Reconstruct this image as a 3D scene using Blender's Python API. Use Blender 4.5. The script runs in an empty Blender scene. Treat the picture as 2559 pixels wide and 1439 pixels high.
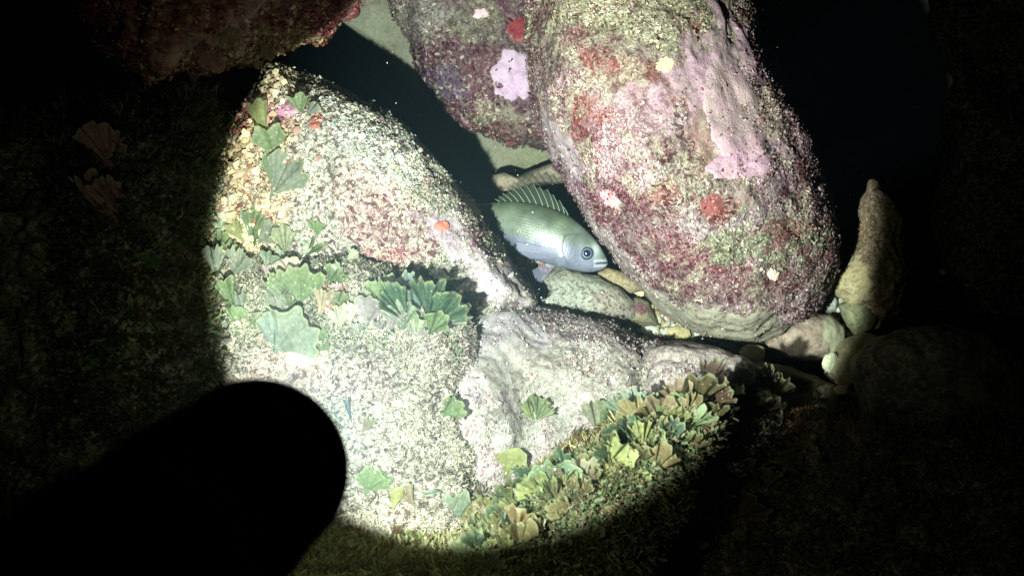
import bpy, math, random
import numpy as np
from mathutils import Vector, Matrix
random.seed(7); RNG = np.random.default_rng(7)
scene = bpy.context.scene
COL = scene.collection

# ------------------------------------------------------------------ camera, water light, torch light, exposure
W, H = 2559.0, 1439.0
FOC = (W / 2) / math.tan(math.radians(30))
CAM = Vector((0.0, -0.55, 1.34))
FW = Vector((0, 0.5, -0.8660254)); UP = Vector((0, 0.8660254, 0.5)); RT = Vector((1, 0, 0))
cd = bpy.data.cameras.new('camera'); cam = bpy.data.objects.new('camera', cd); COL.objects.link(cam)
cd.sensor_width = 36; cd.lens = 18 / math.tan(math.radians(30)); cd.clip_start = 0.01; cd.clip_end = 60
cd.dof.use_dof = True; cd.dof.focus_distance = 1.0; cd.dof.aperture_fstop = 9.0
CM = Matrix(((RT.x, UP.x, -FW.x), (RT.y, UP.y, -FW.y), (RT.z, UP.z, -FW.z)))
cam.matrix_world = Matrix.Translation(CAM) @ CM.to_4x4()
scene.camera = cam
fw, up, rt, cm = (np.array(v) for v in (FW, UP, RT, CAM))

def P(px, py, d):
    """pixel of the photograph and distance along the view axis -> point(s) in the place"""
    px = np.asarray(px, float)[..., None]; py = np.asarray(py, float)[..., None]; d = np.asarray(d, float)[..., None]
    return cm + d * (fw + rt * (px - W / 2) / FOC - up * (py - H / 2) / FOC)

world = bpy.data.worlds.new("World"); scene.world = world; world.use_nodes = True
wn = world.node_tree; wn.nodes['Background'].inputs[0].default_value = (0.010, 0.028, 0.06, 1)
wn.nodes['Background'].inputs[1].default_value = 0.02      # night under water: almost nothing comes from above
scene.view_settings.view_transform = 'Standard'; scene.view_settings.look = 'None'
scene.view_settings.exposure = 0.0; scene.view_settings.gamma = 1.0; scene.view_settings.use_curve_mapping = False

TIP = Vector(P(652, 1165, 0.305))                 # centre of the torch's front rim
AIM = Vector(P(1285, 640, 1.10))
def spot(name, power, half, blend, col, soft):
    ld = bpy.data.lights.new(name, 'SPOT'); ld.energy = power; ld.color = col
    ld.spot_size = math.radians(2 * half); ld.spot_blend = blend; ld.shadow_soft_size = soft
    o = bpy.data.objects.new(name, ld); COL.objects.link(o)
    d = (AIM - TIP).normalized()
    o.location = TIP + d * 0.004
    o.rotation_euler = (-d).to_track_quat('Z', 'Y').to_euler()
    return o
BEAM = spot('torch_beam', 102, 27.7, 0.13, (0.89, 1.0, 0.97), 0.005)
SPILL = spot('torch_spill', 1.7, 62, 0.9, (0.92, 1.0, 0.6), 0.006)

# ------------------------------------------------------------------ helpers
def tag(o, label=None, cat=None, group=None, kind=None):
    if label: o['label'] = label
    if cat: o['category'] = cat
    if group: o['group'] = group
    if kind: o['kind'] = kind
    return o

def hash3(i, j, k, seed):
    h = (i * 374761393 + j * 668265263 + k * 2147483647 + seed * 974634777) & 0xffffffff
    h = ((h ^ (h >> 13)) * 1274126177) & 0xffffffff
    h = ((h ^ (h >> 16)) * 2246822519) & 0xffffffff
    return ((h ^ (h >> 15)) & 0xffffff) / float(0xffffff) * 2 - 1

def vnoise(p, scale, seed=0):
    q = p * scale + 1000.0
    f = np.floor(q); r = q - f; f = f.astype(np.int64); u = r * r * (3 - 2 * r)
    out = 0
    for a in (0, 1):
        for b in (0, 1):
            for c in (0, 1):
                w = (u[..., 0] if a else 1 - u[..., 0]) * (u[..., 1] if b else 1 - u[..., 1]) * (u[..., 2] if c else 1 - u[..., 2])
                out = out + w * hash3(f[..., 0] + a, f[..., 1] + b, f[..., 2] + c, seed)
    return out

def fbm(p, scale, octs=3, seed=0):
    o = 0; amp = 1
    for i in range(octs):
        o = o + amp * vnoise(p, scale * 2.03 ** i, seed + i * 17); amp *= 0.52
    return o

def mesh_np(name, verts, quads, mat, attrs=None, origin=None, parent=None, smooth=True, tris=False):
    """numpy verts (n,3) in the place and faces (m,4) -> one mesh object with its origin at origin"""
    verts = np.asarray(verts, np.float32); quads = np.asarray(quads, np.int32)
    org = np.array(origin if origin is not None else verts.mean(0), np.float32)
    me = bpy.data.meshes.new(name)
    k = quads.shape[1]
    me.vertices.add(len(verts)); me.vertices.foreach_set('co', (verts - org).ravel())
    me.loops.add(quads.size); me.loops.foreach_set('vertex_index', quads.ravel())
    me.polygons.add(len(quads)); me.polygons.foreach_set('loop_start', np.arange(0, quads.size, k, dtype=np.int32))
    me.polygons.foreach_set('loop_total', np.full(len(quads), k, np.int32))
    if smooth: me.polygons.foreach_set('use_smooth', np.ones(len(quads), bool))
    for an, av in (attrs or {}).items():
        av = np.asarray(av, np.float32)
        if av.ndim == 2:
            at = me.attributes.new(an, 'FLOAT_COLOR', 'POINT')
            at.data.foreach_set('color', np.concatenate([av, np.ones((len(av), 1), np.float32)], 1).ravel())
        else:
            at = me.attributes.new(an, 'FLOAT', 'POINT'); at.data.foreach_set('value', av)
    me.update(calc_edges=True); me.validate()
    me.materials.append(mat)
    o = bpy.data.objects.new(name, me); COL.objects.link(o)
    if parent is not None:
        o.parent = parent
        o.matrix_parent_inverse = Matrix.Identity(4)
        bpy_loc = Vector(org) - Vector(parent.location)
        o.location = bpy_loc
    else:
        o.location = Vector(org)
    return o

def grid_quads(nu, nv, wrap=False):
    i, j = np.meshgrid(np.arange(nu - 1), np.arange(nv - (0 if wrap else 1)), indexing='ij')
    j2 = (j + 1) % nv
    return np.stack([i * nv + j, (i + 1) * nv + j, (i + 1) * nv + j2, i * nv + j2], -1).reshape(-1, 4)

# ------------------------------------------------------------------ materials
def nt(name):
    m = bpy.data.materials.new(name); m.use_nodes = True
    t = m.node_tree; b = t.nodes['Principled BSDF']
    return m, t, b
def N(t, typ, **kw):
    n = t.nodes.new(typ)
    for k, v in kw.items(): setattr(n, k, v)
    return n
def mix(t, fac, a, b, mode='MIX'):
    n = N(t, 'ShaderNodeMix', data_type='RGBA', blend_type=mode)
    for sock, v in ((n.inputs[0], fac), (n.inputs[6], a), (n.inputs[7], b)):
        if hasattr(v, 'links') or isinstance(v, bpy.types.NodeSocket): t.links.new(v, sock)
        else: sock.default_value = v
    return n.outputs[2]
def math_(t, op, a, b=0.0, clamp=False):
    n = N(t, 'ShaderNodeMath', operation=op, use_clamp=clamp)
    for sock, v in ((n.inputs[0], a), (n.inputs[1], b)):
        if isinstance(v, bpy.types.NodeSocket): t.links.new(v, sock)
        else: sock.default_value = v
    return n.outputs[0]
def ramp(t, src, lo, hi):
    n = N(t, 'ShaderNodeMapRange', interpolation_type='SMOOTHSTEP'); n.clamp = True
    t.links.new(src, n.inputs[0]); n.inputs[1].default_value = lo; n.inputs[2].default_value = hi
    return n.outputs[0]
def noise(t, vec, scale, detail=3.0, rough=0.55, dist=0.0):
    n = N(t, 'ShaderNodeTexNoise'); t.links.new(vec, n.inputs['Vector'])
    n.inputs['Scale'].default_value = scale; n.inputs['Detail'].default_value = detail
    n.inputs['Roughness'].default_value = rough; n.inputs['Distortion'].default_value = dist
    return n

def rock_material(name, grain=260.0, bump=1.0, worm=0.75):
    """stone crusted with turf algae: the tint of each colony is a property of the mesh, the grain is procedural"""
    m, t, b = nt(name)
    tc = N(t, 'ShaderNodeTexCoord').outputs['Object']
    tint = N(t, 'ShaderNodeAttribute', attribute_name='tint').outputs['Color']
    turf = N(t, 'ShaderNodeAttribute', attribute_name='turf').outputs['Fac']
    warp = noise(t, tc, 60, 2)
    wv = N(t, 'ShaderNodeVectorMath', operation='MULTIPLY_ADD')
    t.links.new(warp.outputs['Color'], wv.inputs[0]); wv.inputs[1].default_value = (0.012,) * 3; t.links.new(tc, wv.inputs[2])
    v = N(t, 'ShaderNodeTexVoronoi'); t.links.new(wv.outputs[0], v.inputs['Vector']); v.inputs['Scale'].default_value = grain
    sep = N(t, 'ShaderNodeSeparateColor'); t.links.new(v.outputs['Color'], sep.inputs[0])
    n1 = noise(t, wv.outputs[0], grain * 0.55, 4, 0.7)
    n2 = noise(t, tc, 22, 4, 0.6)
    n3 = noise(t, wv.outputs[0], grain * 2.2, 2, 0.7)
    light = mix(t, 0.55, tint, (0.42, 0.41, 0.28, 1))
    dark = mix(t, 1.0, tint, (0.30, 0.20, 0.22, 1), 'MULTIPLY')
    s = math_(t, 'MULTIPLY_ADD', sep.outputs[0], 0.5)
    t.nodes[-1].inputs[2].default_value = 0.0
    gs = math_(t, 'ADD', s, math_(t, 'MULTIPLY', n1.outputs['Fac'], 0.9))
    lm = math_(t, 'MULTIPLY', ramp(t, gs, 0.72, 0.92), turf)
    dm = math_(t, 'MULTIPLY', math_(t, 'SUBTRACT', 1.0, ramp(t, gs, 0.46, 0.64)), turf)
    c = mix(t, math_(t, 'MULTIPLY', ramp(t, n2.outputs['Fac'], 0.35, 0.7), 0.35), tint, (0.33, 0.30, 0.23, 1))
    c = mix(t, lm, c, light); c = mix(t, dm, c, dark)
    v2 = N(t, 'ShaderNodeTexVoronoi'); t.links.new(wv.outputs[0], v2.inputs['Vector']); v2.inputs['Scale'].default_value = grain * 0.42
    spots = math_(t, 'MULTIPLY', math_(t, 'SUBTRACT', 1.0, ramp(t, v2.outputs['Distance'], 0.16, 0.30)), ramp(t, n2.outputs['Fac'], 0.48, 0.6))
    c = mix(t, math_(t, 'MULTIPLY', spots, math_(t, 'MULTIPLY', turf, 0.7)), c, mix(t, 1.0, tint, (0.5, 0.28, 0.28, 1), 'MULTIPLY'))
    c = mix(t, 0.5, c, mix(t, 1.0, c, n3.outputs['Fac'], 'MULTIPLY'))
    wn_ = noise(t, wv.outputs[0], grain * worm, 2, 0.5, 0.8)
    ridge_ = math_(t, 'ABSOLUTE', math_(t, 'SUBTRACT', wn_.outputs['Fac'], 0.5))
    line = math_(t, 'MULTIPLY', math_(t, 'SUBTRACT', 1.0, ramp(t, ridge_, 0.0, 0.055)), math_(t, 'MINIMUM', turf, 1.0))
    c = mix(t, math_(t, 'MULTIPLY', line, 0.75), c, mix(t, 1.0, tint, (0.28, 0.26, 0.22, 1), 'MULTIPLY'))
    t.links.new(c, b.inputs['Base Color'])
    b.inputs['Roughness'].default_value = 0.72; b.inputs['Specular IOR Level'].default_value = 0.25
    hgt = math_(t, 'ADD', math_(t, 'MULTIPLY', gs, 0.9), math_(t, 'MULTIPLY', n3.outputs['Fac'], 0.45))
    hgt = math_(t, 'SUBTRACT', hgt, math_(t, 'MULTIPLY', line, 0.5))
    hgt = math_(t, 'MULTIPLY', hgt, math_(t, 'ADD', math_(t, 'MULTIPLY', turf, 0.85), 0.15))
    bp = N(t, 'ShaderNodeBump'); bp.inputs['Strength'].default_value = 0.85 * bump; bp.inputs['Distance'].default_value = 0.0028
    t.links.new(hgt, bp.inputs['Height']); t.links.new(bp.outputs[0], b.inputs['Normal'])
    return m
ROCK = rock_material('encrusted_stone')
ROCK_WORM = rock_material('worm_turf_stone', 330, 1.1, 0.8)
ROCK_FINE = rock_material('fine_grained_stone', 330, 0.8)

def attr_material(name, rough=0.6, spec=0.3, trans=0.0, grain=0.0, gscale=300, bump=0.0, specks=0.0):
    m, t, b = nt(name)
    tc = N(t, 'ShaderNodeTexCoord').outputs['Object']
    c = N(t, 'ShaderNodeAttribute', attribute_name='tint').outputs['Color']
    n = noise(t, tc, gscale, 4, 0.65)
    if grain: c = mix(t, grain, c, mix(t, 1.0, c, mix(t, n.outputs['Fac'], (0.2, 0.2, 0.2, 1), (1.9, 1.9, 1.9, 1)), 'MULTIPLY'))
    t.links.new(c, b.inputs['Base Color']); b.inputs['Roughness'].default_value = rough; b.inputs['Specular IOR Level'].default_value = spec
    if specks:
        vs = N(t, 'ShaderNodeTexVoronoi'); t.links.new(tc, vs.inputs['Vector']); vs.inputs['Scale'].default_value = 190
        c = mix(t, math_(t, 'MULTIPLY', math_(t, 'SUBTRACT', 1.0, ramp(t, vs.outputs['Distance'], 0.10, 0.2)), specks), c, (0.34, 0.36, 0.28, 1)); t.links.new(c, b.inputs['Base Color'])
    if bump:
        bp = N(t, 'ShaderNodeBump'); bp.inputs['Strength'].default_value = bump; bp.inputs['Distance'].default_value = 0.002
        t.links.new(n.outputs['Fac'], bp.inputs['Height']); t.links.new(bp.outputs[0], b.inputs['Normal'])
    if trans:
        tr = N(t, 'ShaderNodeBsdfTranslucent'); t.links.new(c, tr.inputs[0])
        mx = N(t, 'ShaderNodeMixShader'); mx.inputs[0].default_value = trans
        t.links.new(b.outputs[0], mx.inputs[1]); t.links.new(tr.outputs[0], mx.inputs[2])
        t.links.new(mx.outputs[0], t.nodes['Material Output'].inputs['Surface'])
    return m
TURF = attr_material('turf_algae', 0.6, 0.3, 0.15, 0.3, 500)
FROND = attr_material('frond_tissue', 0.55, 0.3, 0.42, 0.55, 260, 0.6, 0.6)
CRUST = attr_material('coralline_crust', 0.75, 0.2, 0.0, 0.35, 420, 0.9)
FROND.node_tree.nodes['Principled BSDF'].inputs['Alpha'].default_value = 0.8
PEBBLE = attr_material('pebble_stone', 0.7, 0.25, 0.0, 0.85, 240, 1.0)

# ------------------------------------------------------------------ stones
def disc_grid(n):
    l = np.linspace(-1, 1, n)
    u, v = np.meshgrid(l, l, indexing='ij')
    s = np.maximum(abs(u), abs(v)); a = np.where(abs(u) > abs(v), u, v)
    with np.errstate(divide='ignore', invalid='ignore'):
        th = np.where(abs(u) > abs(v), math.pi / 4 * v / np.where(u == 0, 1, u), math.pi / 2 - math.pi / 4 * u / np.where(v == 0, 1, v))
    x, y = a * np.cos(th), a * np.sin(th)
    return s, np.arctan2(y, x)

def outline_radius(pts, c, th, smooth=17):
    pts = np.array(pts, float) - np.array(c, float)
    a = np.arctan2(pts[:, 1], pts[:, 0]); r = np.hypot(pts[:, 0], pts[:, 1])
    o = np.argsort(a); a, r = a[o], r[o]
    ta = np.linspace(-math.pi, math.pi, 721)
    # straight edges between neighbouring corners, then a little smoothing
    rr = np.zeros_like(ta)
    for i, t in enumerate(ta):
        k = np.searchsorted(a, t) % len(a); j = (k - 1) % len(a)
        p, q = r[j] * np.array((math.cos(a[j]), math.sin(a[j]))), r[k] * np.array((math.cos(a[k]), math.sin(a[k])))
        d = np.array((math.cos(t), math.sin(t))); e = q - p
        den = d[0] * e[1] - d[1] * e[0]
        rr[i] = (p[0] * e[1] - p[1] * e[0]) / den if abs(den) > 1e-6 else r[j]
    rr = np.clip(rr, r.min() * 0.6, r.max() * 1.05)
    ker = np.hanning(smooth); ker /= ker.sum()
    rs = np.convolve(np.concatenate([rr[:-1]] * 3), ker, 'same')[720:1441]
    return np.interp(th, ta, rs)

ROCKS = {}
def stone(name, c, outline, depth, bulge, back, base, blobs=(), turf=1.0, slope=(0, 0), n=160, lump=0.02, rough=0.004,
          mat=None, label=None, cat='rock', group=None, kind=None, seed=1, flat=0.85, dents=(), parent=None, front=0.62, osm=17, mottle=0.0, mo_a=(0.15, 0.04, 0.055), mo_b=(0.44, 0.40, 0.27)):
    s, th = disc_grid(n)
    a = np.where(s < front, s / front * (math.pi / 2), math.pi / 2 + (s - front) / (1 - front) * (math.pi / 2))
    rho = np.abs(np.sin(a)) ** 0.92; h = np.sign(np.cos(a)) * np.abs(np.cos(a)) ** flat
    R = outline_radius(outline, c, th, osm)
    px = c[0] + rho * R * np.cos(th); py = c[1] + rho * R * np.sin(th)
    d = depth + slope[0] * (px - c[0]) / 1000 + slope[1] * (py - c[1]) / 1000
    dd = d - np.where(h > 0, h * bulge, h * back)
    for (bx, by, brx, bry, amt) in dents:      # + pushes the surface away from the viewer, - lifts it
        g = np.exp(-(((px - bx) / brx) ** 2 + ((py - by) / bry) ** 2)); dd = dd + amt * g * (h > -0.1)
    p = P(px, py, dd)
    # normals from the grid
    gu = np.gradient(p, axis=0); gv = np.gradient(p, axis=1)
    nn = np.cross(gu, gv); nn /= (np.linalg.norm(nn, axis=-1, keepdims=True) + 1e-12)
    cen = p.reshape(-1, 3).mean(0)
    sg = np.sign((nn * (p - cen)).sum(-1).mean()); nn = nn * (sg if sg else 1)
    rim = np.clip(1 - s ** 6, 0, 1)
    disp = lump * fbm(p, 9.0, 3, seed) + rough * fbm(p, 48.0, 3, seed + 5)
    p = p + nn * (disp * rim)[..., None]
    gu = np.gradient(p, axis=0); gv = np.gradient(p, axis=1)
    n2 = np.cross(gu, gv) * (sg if sg else 1); n2 /= (np.linalg.norm(n2, axis=-1, keepdims=True) + 1e-12)
    if name == 'stone': turf = max(turf, 0.4)
    tf_ = np.full(px.shape, float(turf))
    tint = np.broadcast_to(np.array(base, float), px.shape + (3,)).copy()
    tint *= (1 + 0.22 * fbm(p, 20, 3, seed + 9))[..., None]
    w1 = 0.45 * fbm(p, 28, 4, seed + 21); 
    for k, bl in enumerate(blobs):
        bx, by, brx, bry, colr, st = bl[:6]; ang = math.radians(bl[6]) if len(bl) > 6 else 0.0
        ex, ey = px - bx, py - by
        qx = ex * math.cos(ang) + ey * math.sin(ang); qy = -ex * math.sin(ang) + ey * math.cos(ang)
        dist = np.sqrt((qx / brx) ** 2 + (qy / bry) ** 2) + w1 + 0.25 * vnoise(p, 90, seed + 31 + k)
        m = np.clip((1.12 - dist) / 0.3, 0, 1) * st
        tint = tint * (1 - m[..., None]) + np.array(colr) * m[..., None]
        if len(bl) > 7: tf_ = tf_ * (1 - m) + bl[7] * m
    if mottle:
        f1 = fbm(p, 46, 4, seed + 61) + 0.5 * vnoise(p, 8, seed + 62); f2 = fbm(p, 60, 4, seed + 71) + 0.5 * vnoise(p, 9, seed + 72)
        k1 = (np.clip((f1 - 0.42) / 0.12, 0, 1) * mottle * np.clip(tf_, 0.1, 1))[..., None]; k2 = (np.clip((f2 - 0.50) / 0.12, 0, 1) * mottle * 0.8 * np.clip(tf_, 0.2, 1))[..., None]
        tint = tint * (1 - k1) + np.array(mo_a) * k1; tint = tint * (1 - k2) + np.array(mo_b) * k2
    p_ = p.reshape(-1, 3)
    q = grid_quads(n, n)
    if sg > 0: q = q[:, ::1]
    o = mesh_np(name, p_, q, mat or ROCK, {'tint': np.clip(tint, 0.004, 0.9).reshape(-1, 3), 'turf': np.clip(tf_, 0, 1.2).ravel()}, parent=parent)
    tag(o, label, cat if kind is None else None, group, kind)
    ROCKS[o.name] = dict(p=p_, n=n2.reshape(-1, 3), tint=tint.reshape(-1, 3), px=px.ravel(), py=py.ravel(), a=a.ravel(), turf=tf_.ravel(), o=o)
    return o

CREAM = (0.46, 0.45, 0.30); OLIVE = (0.17, 0.19, 0.10); MAROON = (0.14, 0.035, 0.06); PINK = (0.42, 0.23, 0.30); MAUVE = (0.34, 0.27, 0.30)
RED = (0.30, 0.055, 0.05); GREENISH = (0.20, 0.24, 0.15); BEIGE = (0.33, 0.32, 0.23)

# seabed: a wide, uneven bed of dark sand under the boulders
g = 150
xs = np.sign(np.linspace(-1, 1, g)) * np.abs(np.linspace(-1, 1, g)) ** 2.2 * 14
X, Y = np.meshgrid(xs, xs + 0.2, indexing='ij')
pp = np.stack([X, Y, np.zeros_like(X)], -1)
pp[..., 2] = -0.16 + 0.05 * fbm(pp, 2.2, 4, 3) + 0.012 * fbm(pp, 18, 3, 8)
pp[..., 2] -= 0.45 * np.clip((pp[..., 0] - 0.35) / 0.35, 0, 1) ** 2 * (3 - 2 * np.clip((pp[..., 0] - 0.35) / 0.35, 0, 1))  # bed sinks at the right, shaped to lie in the boulder's shadow
col = np.array((0.12, 0.11, 0.08)) * (1 + 0.3 * fbm(pp, 6, 3, 4))[..., None]
o = mesh_np('seabed', pp.reshape(-1, 3), grid_quads(g, g), ROCK_FINE, {'tint': col.reshape(-1, 3), 'turf': np.full(g * g, 0.4)}, origin=(0, 0, 0))
tag(o, kind='structure')

left_boulder = stone('boulder', (880, 480),
    [(672, 148), (720, 185), (790, 215), (870, 245), (960, 300), (1080, 410), (1180, 520), (1270, 640), (1350, 765), (1200, 800), (1000, 780), (860, 780), (700, 800), (560, 760), (505, 600), (522, 500), (572, 380), (622, 250)],
    0.985, 0.11, 0.26, (0.22, 0.215, 0.165), n=380, flat=0.6, mottle=0.5, mo_a=(0.16, 0.07, 0.07), mo_b=(0.36, 0.36, 0.26), slope=(0.03, 0.02), lump=0.012, rough=0.0035, seed=11, turf=1.0,
    blobs=[(640, 450, 110, 230, (0.36, 0.27, 0.14), 0.9, 15), (600, 300, 60, 40, RED, 0.7), (690, 275, 70, 40, (0.22, 0.07, 0.10), 0.9), (680, 190, 60, 50, (0.5, 0.46, 0.27), 0.8),
           (930, 350, 170, 70, (0.30, 0.32, 0.29), 0.8, 35), (900, 500, 130, 60, (0.33, 0.22, 0.19), 0.6, 30), (1000, 580, 180, 80, (0.24, 0.12, 0.12), 0.65, 25), (960, 640, 90, 28, (0.21, 0.075, 0.08), 0.85, -12), (1150, 620, 120, 70, MAUVE, 0.8, 45, 0.35),
           (1195, 580, 22, 16, MAROON, 1), (1215, 560, 22, 16, MAROON, 1), (1200, 610, 14, 16, MAROON, 1), (1260, 700, 110, 60, (0.30, 0.26, 0.26), 0.9, 45, 0.35), (790, 305, 16, 20, (0.33, 0.09, 0.08), 1), (600, 610, 90, 50, (0.5, 0.42, 0.2), 0.6)],
    label='big cream and maroon speckled boulder to the left of the fish')

near_rock = stone('boulder', (830, 1010),
    [(480, 640), (620, 632), (760, 640), (860, 650), (960, 690), (1060, 735), (1140, 790), (1172, 880), (1160, 980), (1178, 1080), (1195, 1200), (1330, 1350), (1320, 1500), (900, 1600), (500, 1560), (250, 1350), (230, 950), (360, 720)],
    0.875, 0.09, 0.35, (0.125, 0.11, 0.082), n=380, slope=(0.02, -0.06), lump=0.012, rough=0.004, seed=23, turf=1.0,
    blobs=[(600, 730, 120, 90, (0.20, 0.20, 0.13), 0.8), (1000, 800, 150, 60, (0.22, 0.19, 0.17), 0.8, 20), (1110, 910, 60, 100, (0.20, 0.16, 0.14), 0.8), (720, 890, 90, 50, (0.32, 0.23, 0.17), 0.7), (1000, 1150, 230, 200, (0.165, 0.155, 0.11), 0.8), (640, 960, 120, 60, (0.20, 0.13, 0.10), 0.8), (900, 960, 90, 60, (0.15, 0.10, 0.09), 0.6), (830, 740, 30, 40, RED, 0.8), (870, 780, 20, 30, RED, 0.7), (950, 1330, 200, 60, (0.28, 0.25, 0.18), 0.7)],
    label='cream turf-covered near rock partly hidden by the black torch', mat=ROCK_WORM)

centre_rock = stone('boulder', (1460, 1000),
    [(1040, 830), (1120, 752), (1185, 752), (1280, 775), (1400, 788), (1520, 812), (1600, 850), (1700, 868), (1820, 905), (1900, 960), (1950, 1040), (1850, 1200), (1700, 1330), (1400, 1400), (1150, 1350), (1060, 1200), (1030, 1000)],
    1.02, 0.11, 0.22, (0.29, 0.245, 0.235), n=340, flat=0.5, mottle=0.35, mo_a=(0.13, 0.08, 0.08), mo_b=(0.34, 0.33, 0.27), slope=(0.02, -0.20), lump=0.012, rough=0.0035, seed=31, turf=0.55,
    blobs=[(1250, 850, 130, 80, (0.29, 0.265, 0.265), 0.9, 0, 0.3), (1500, 830, 160, 40, (0.27, 0.22, 0.22), 0.8, 14), (1400, 950, 220, 80, (0.28, 0.27, 0.21), 0.7), (1330, 1060, 220, 70, (0.25, 0.25, 0.20), 0.8), (1700, 960, 60, 60, (0.34, 0.28, 0.25), 0.7)],
    dents=[(1610, 930, 26, 120, 0.022), (1150, 1000, 130, 220, -0.085), (1770, 930, 120, 60, -0.035)],
    label='low mauve-grey rock below the fish with a dark crack of shadow along its top edge')

right_boulder = stone('boulder', (1700, 400),
    [(1318, 60), (1328, 180), (1345, 290), (1385, 400), (1440, 500), (1510, 600), (1590, 700), (1680, 790), (1780, 845), (1880, 868), (1980, 830), (2055, 765), (2098, 680), (2094, 570), (2055, 430), (1995, 290), (1935, 140), (1872, 0), (1790, -150), (1650, -300), (1500, -320), (1380, -230), (1325, -80)],
    1.13, 0.20, 0.22, (0.37, 0.265, 0.275), n=460, osm=61, mottle=0.85, lump=0.005, rough=0.0035, seed=47, turf=1.0, slope=(0.03, 0.03),
    blobs=[(1600, 60, 330, 130, (0.36, 0.35, 0.20), 0.9, 0, 1.0), (1480, 230, 170, 140, (0.36, 0.22, 0.22), 0.85, 0, 0.8), (1560, 190, 150, 44, (0.27, 0.07, 0.055), 0.85, 20), (1705, 215, 70, 75, (0.25, 0.07, 0.05), 0.85), (1470, 300, 70, 60, (0.30, 0.075, 0.06), 0.85), (1450, 350, 50, 50, (0.24, 0.05, 0.06), 0.8),
           (1600, 270, 110, 50, (0.45, 0.27, 0.31), 0.85, 10, 0.5), (1590, 330, 120, 60, (0.38, 0.24, 0.25), 0.8, 0, 0.7), (1375, 150, 50, 70, (0.20, 0.12, 0.10), 0.8), (1490, 90, 60, 24, (0.19, 0.06, 0.06), 0.7), (1720, 60, 60, 34, (0.22, 0.07, 0.06), 0.7),
           (1850, 270, 140, 225, (0.46, 0.29, 0.335), 0.95, -20, 0.3), (1905, 300, 60, 110, (0.36, 0.31, 0.22), 0.75, -20, 0.7), (1640, 440, 150, 70, (0.31, 0.27, 0.20), 0.85), (1745, 360, 50, 90, (0.20, 0.10, 0.07), 0.8), (1780, 470, 150, 50, (0.33, 0.25, 0.19), 0.7), (1560, 420, 90, 60, (0.40, 0.28, 0.30), 0.8, 0, 0.6),
           (1425, 420, 36, 140, (0.42, 0.34, 0.36), 0.95, -28, 0.25), (1640, 600, 270, 62, (0.16, 0.045, 0.075), 0.85, 33, 0.8), (1760, 640, 200, 44, (0.17, 0.05, 0.06), 0.8, 22, 0.8), (1560, 520, 60, 40, MAROON, 0.8), (1780, 520, 46, 40, (0.24, 0.06, 0.05), 0.9), (1665, 480, 36, 30, (0.27, 0.07, 0.06), 0.85), (1905, 610, 170, 70, (0.23, 0.26, 0.15), 0.85, -5),
           (1960, 570, 80, 26, (0.24, 0.09, 0.08), 0.8), (1500, 620, 46, 180, (0.38, 0.32, 0.31), 0.95, -40, 0.2), (1780, 720, 140, 40, (0.21, 0.12, 0.12), 0.7, 15), (1960, 700, 120, 50, (0.20, 0.16, 0.13), 0.8), (1800, 815, 280, 50, (0.36, 0.35, 0.24), 0.95, 6, 0.12), (1650, 760, 130, 26, (0.38, 0.36, 0.27), 0.95, 38, 0.1)],
    label='largest egg-shaped boulder with red, pink and olive crusts, right of the fish')

back_rock = stone('boulder', (1150, 150),
    [(832, 40), (865, 5), (900, -150), (1300, -300), (1600, 0), (1560, 430), (1380, 425), (1300, 428), (1236, 436), (1195, 372), (1130, 310), (1060, 248), (980, 170), (900, 95)],
    1.40, 0.05, 0.15, (0.25, 0.26, 0.17), n=200, lump=0.006, rough=0.002, seed=53, turf=0.25, flat=0.5,
    blobs=[(880, 50, 60, 50, (0.3, 0.33, 0.22), 0.6), (1300, 390, 80, 40, (0.24, 0.26, 0.13), 0.7)], mat=ROCK_FINE,
    label='smooth greenish rock slab behind the purple boulder')

purple_boulder = stone('boulder', (1200, 100),
    [(945, -60), (985, 40), (1030, 110), (1062, 190), (1085, 245), (1140, 305), (1220, 345), (1300, 362), (1400, 375), (1520, 200), (1520, -100), (1300, -320), (1040, -220)],
    1.33, 0.10, 0.10, (0.15, 0.06, 0.09), n=240, lump=0.012, rough=0.004, seed=61, turf=0.7, mottle=0.6, mo_a=(0.06, 0.02, 0.045), mo_b=(0.34, 0.32, 0.24),
    blobs=[(1050, 40, 90, 60, (0.30, 0.29, 0.24), 0.7), (1180, 60, 70, 50, (0.26, 0.25, 0.16), 0.7), (1100, 200, 60, 50, (0.15, 0.11, 0.17), 0.7, 0, 0.5), (1210, 170, 60, 60, (0.14, 0.035, 0.06), 0.8), (1300, 90, 40, 26, (0.36, 0.06, 0.06), 1, -20, 0.2), (1250, 290, 90, 26, (0.32, 0.28, 0.19), 0.8, 8), (1300, 325, 70, 22, (0.15, 0.03, 0.04), 0.8)],
    label='dark purple boulder at the top centre carrying a pale pink coralline patch')

red_rock = stone('boulder', (560, -30),
    [(370, 205), (440, 165), (500, 180), (560, 160), (640, 140), (740, 95), (860, 25), (930, -80), (850, -350), (300, -350), (150, -100), (250, 120)],
    0.86, 0.10, 0.20, (0.15, 0.035, 0.035), n=220, lump=0.02, rough=0.008, seed=71, turf=0.5,
    blobs=[(600, 90, 50, 40, (0.36, 0.2, 0.2), 0.8), (480, 130, 60, 30, (0.33, 0.2, 0.15), 0.8), (650, 40, 60, 40, (0.35, 0.18, 0.2), 0.7), (640, 130, 120, 22, (0.3, 0.26, 0.12), 0.8, -25)],
    label='dimly lit dark red rock overhanging at the top left')

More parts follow.
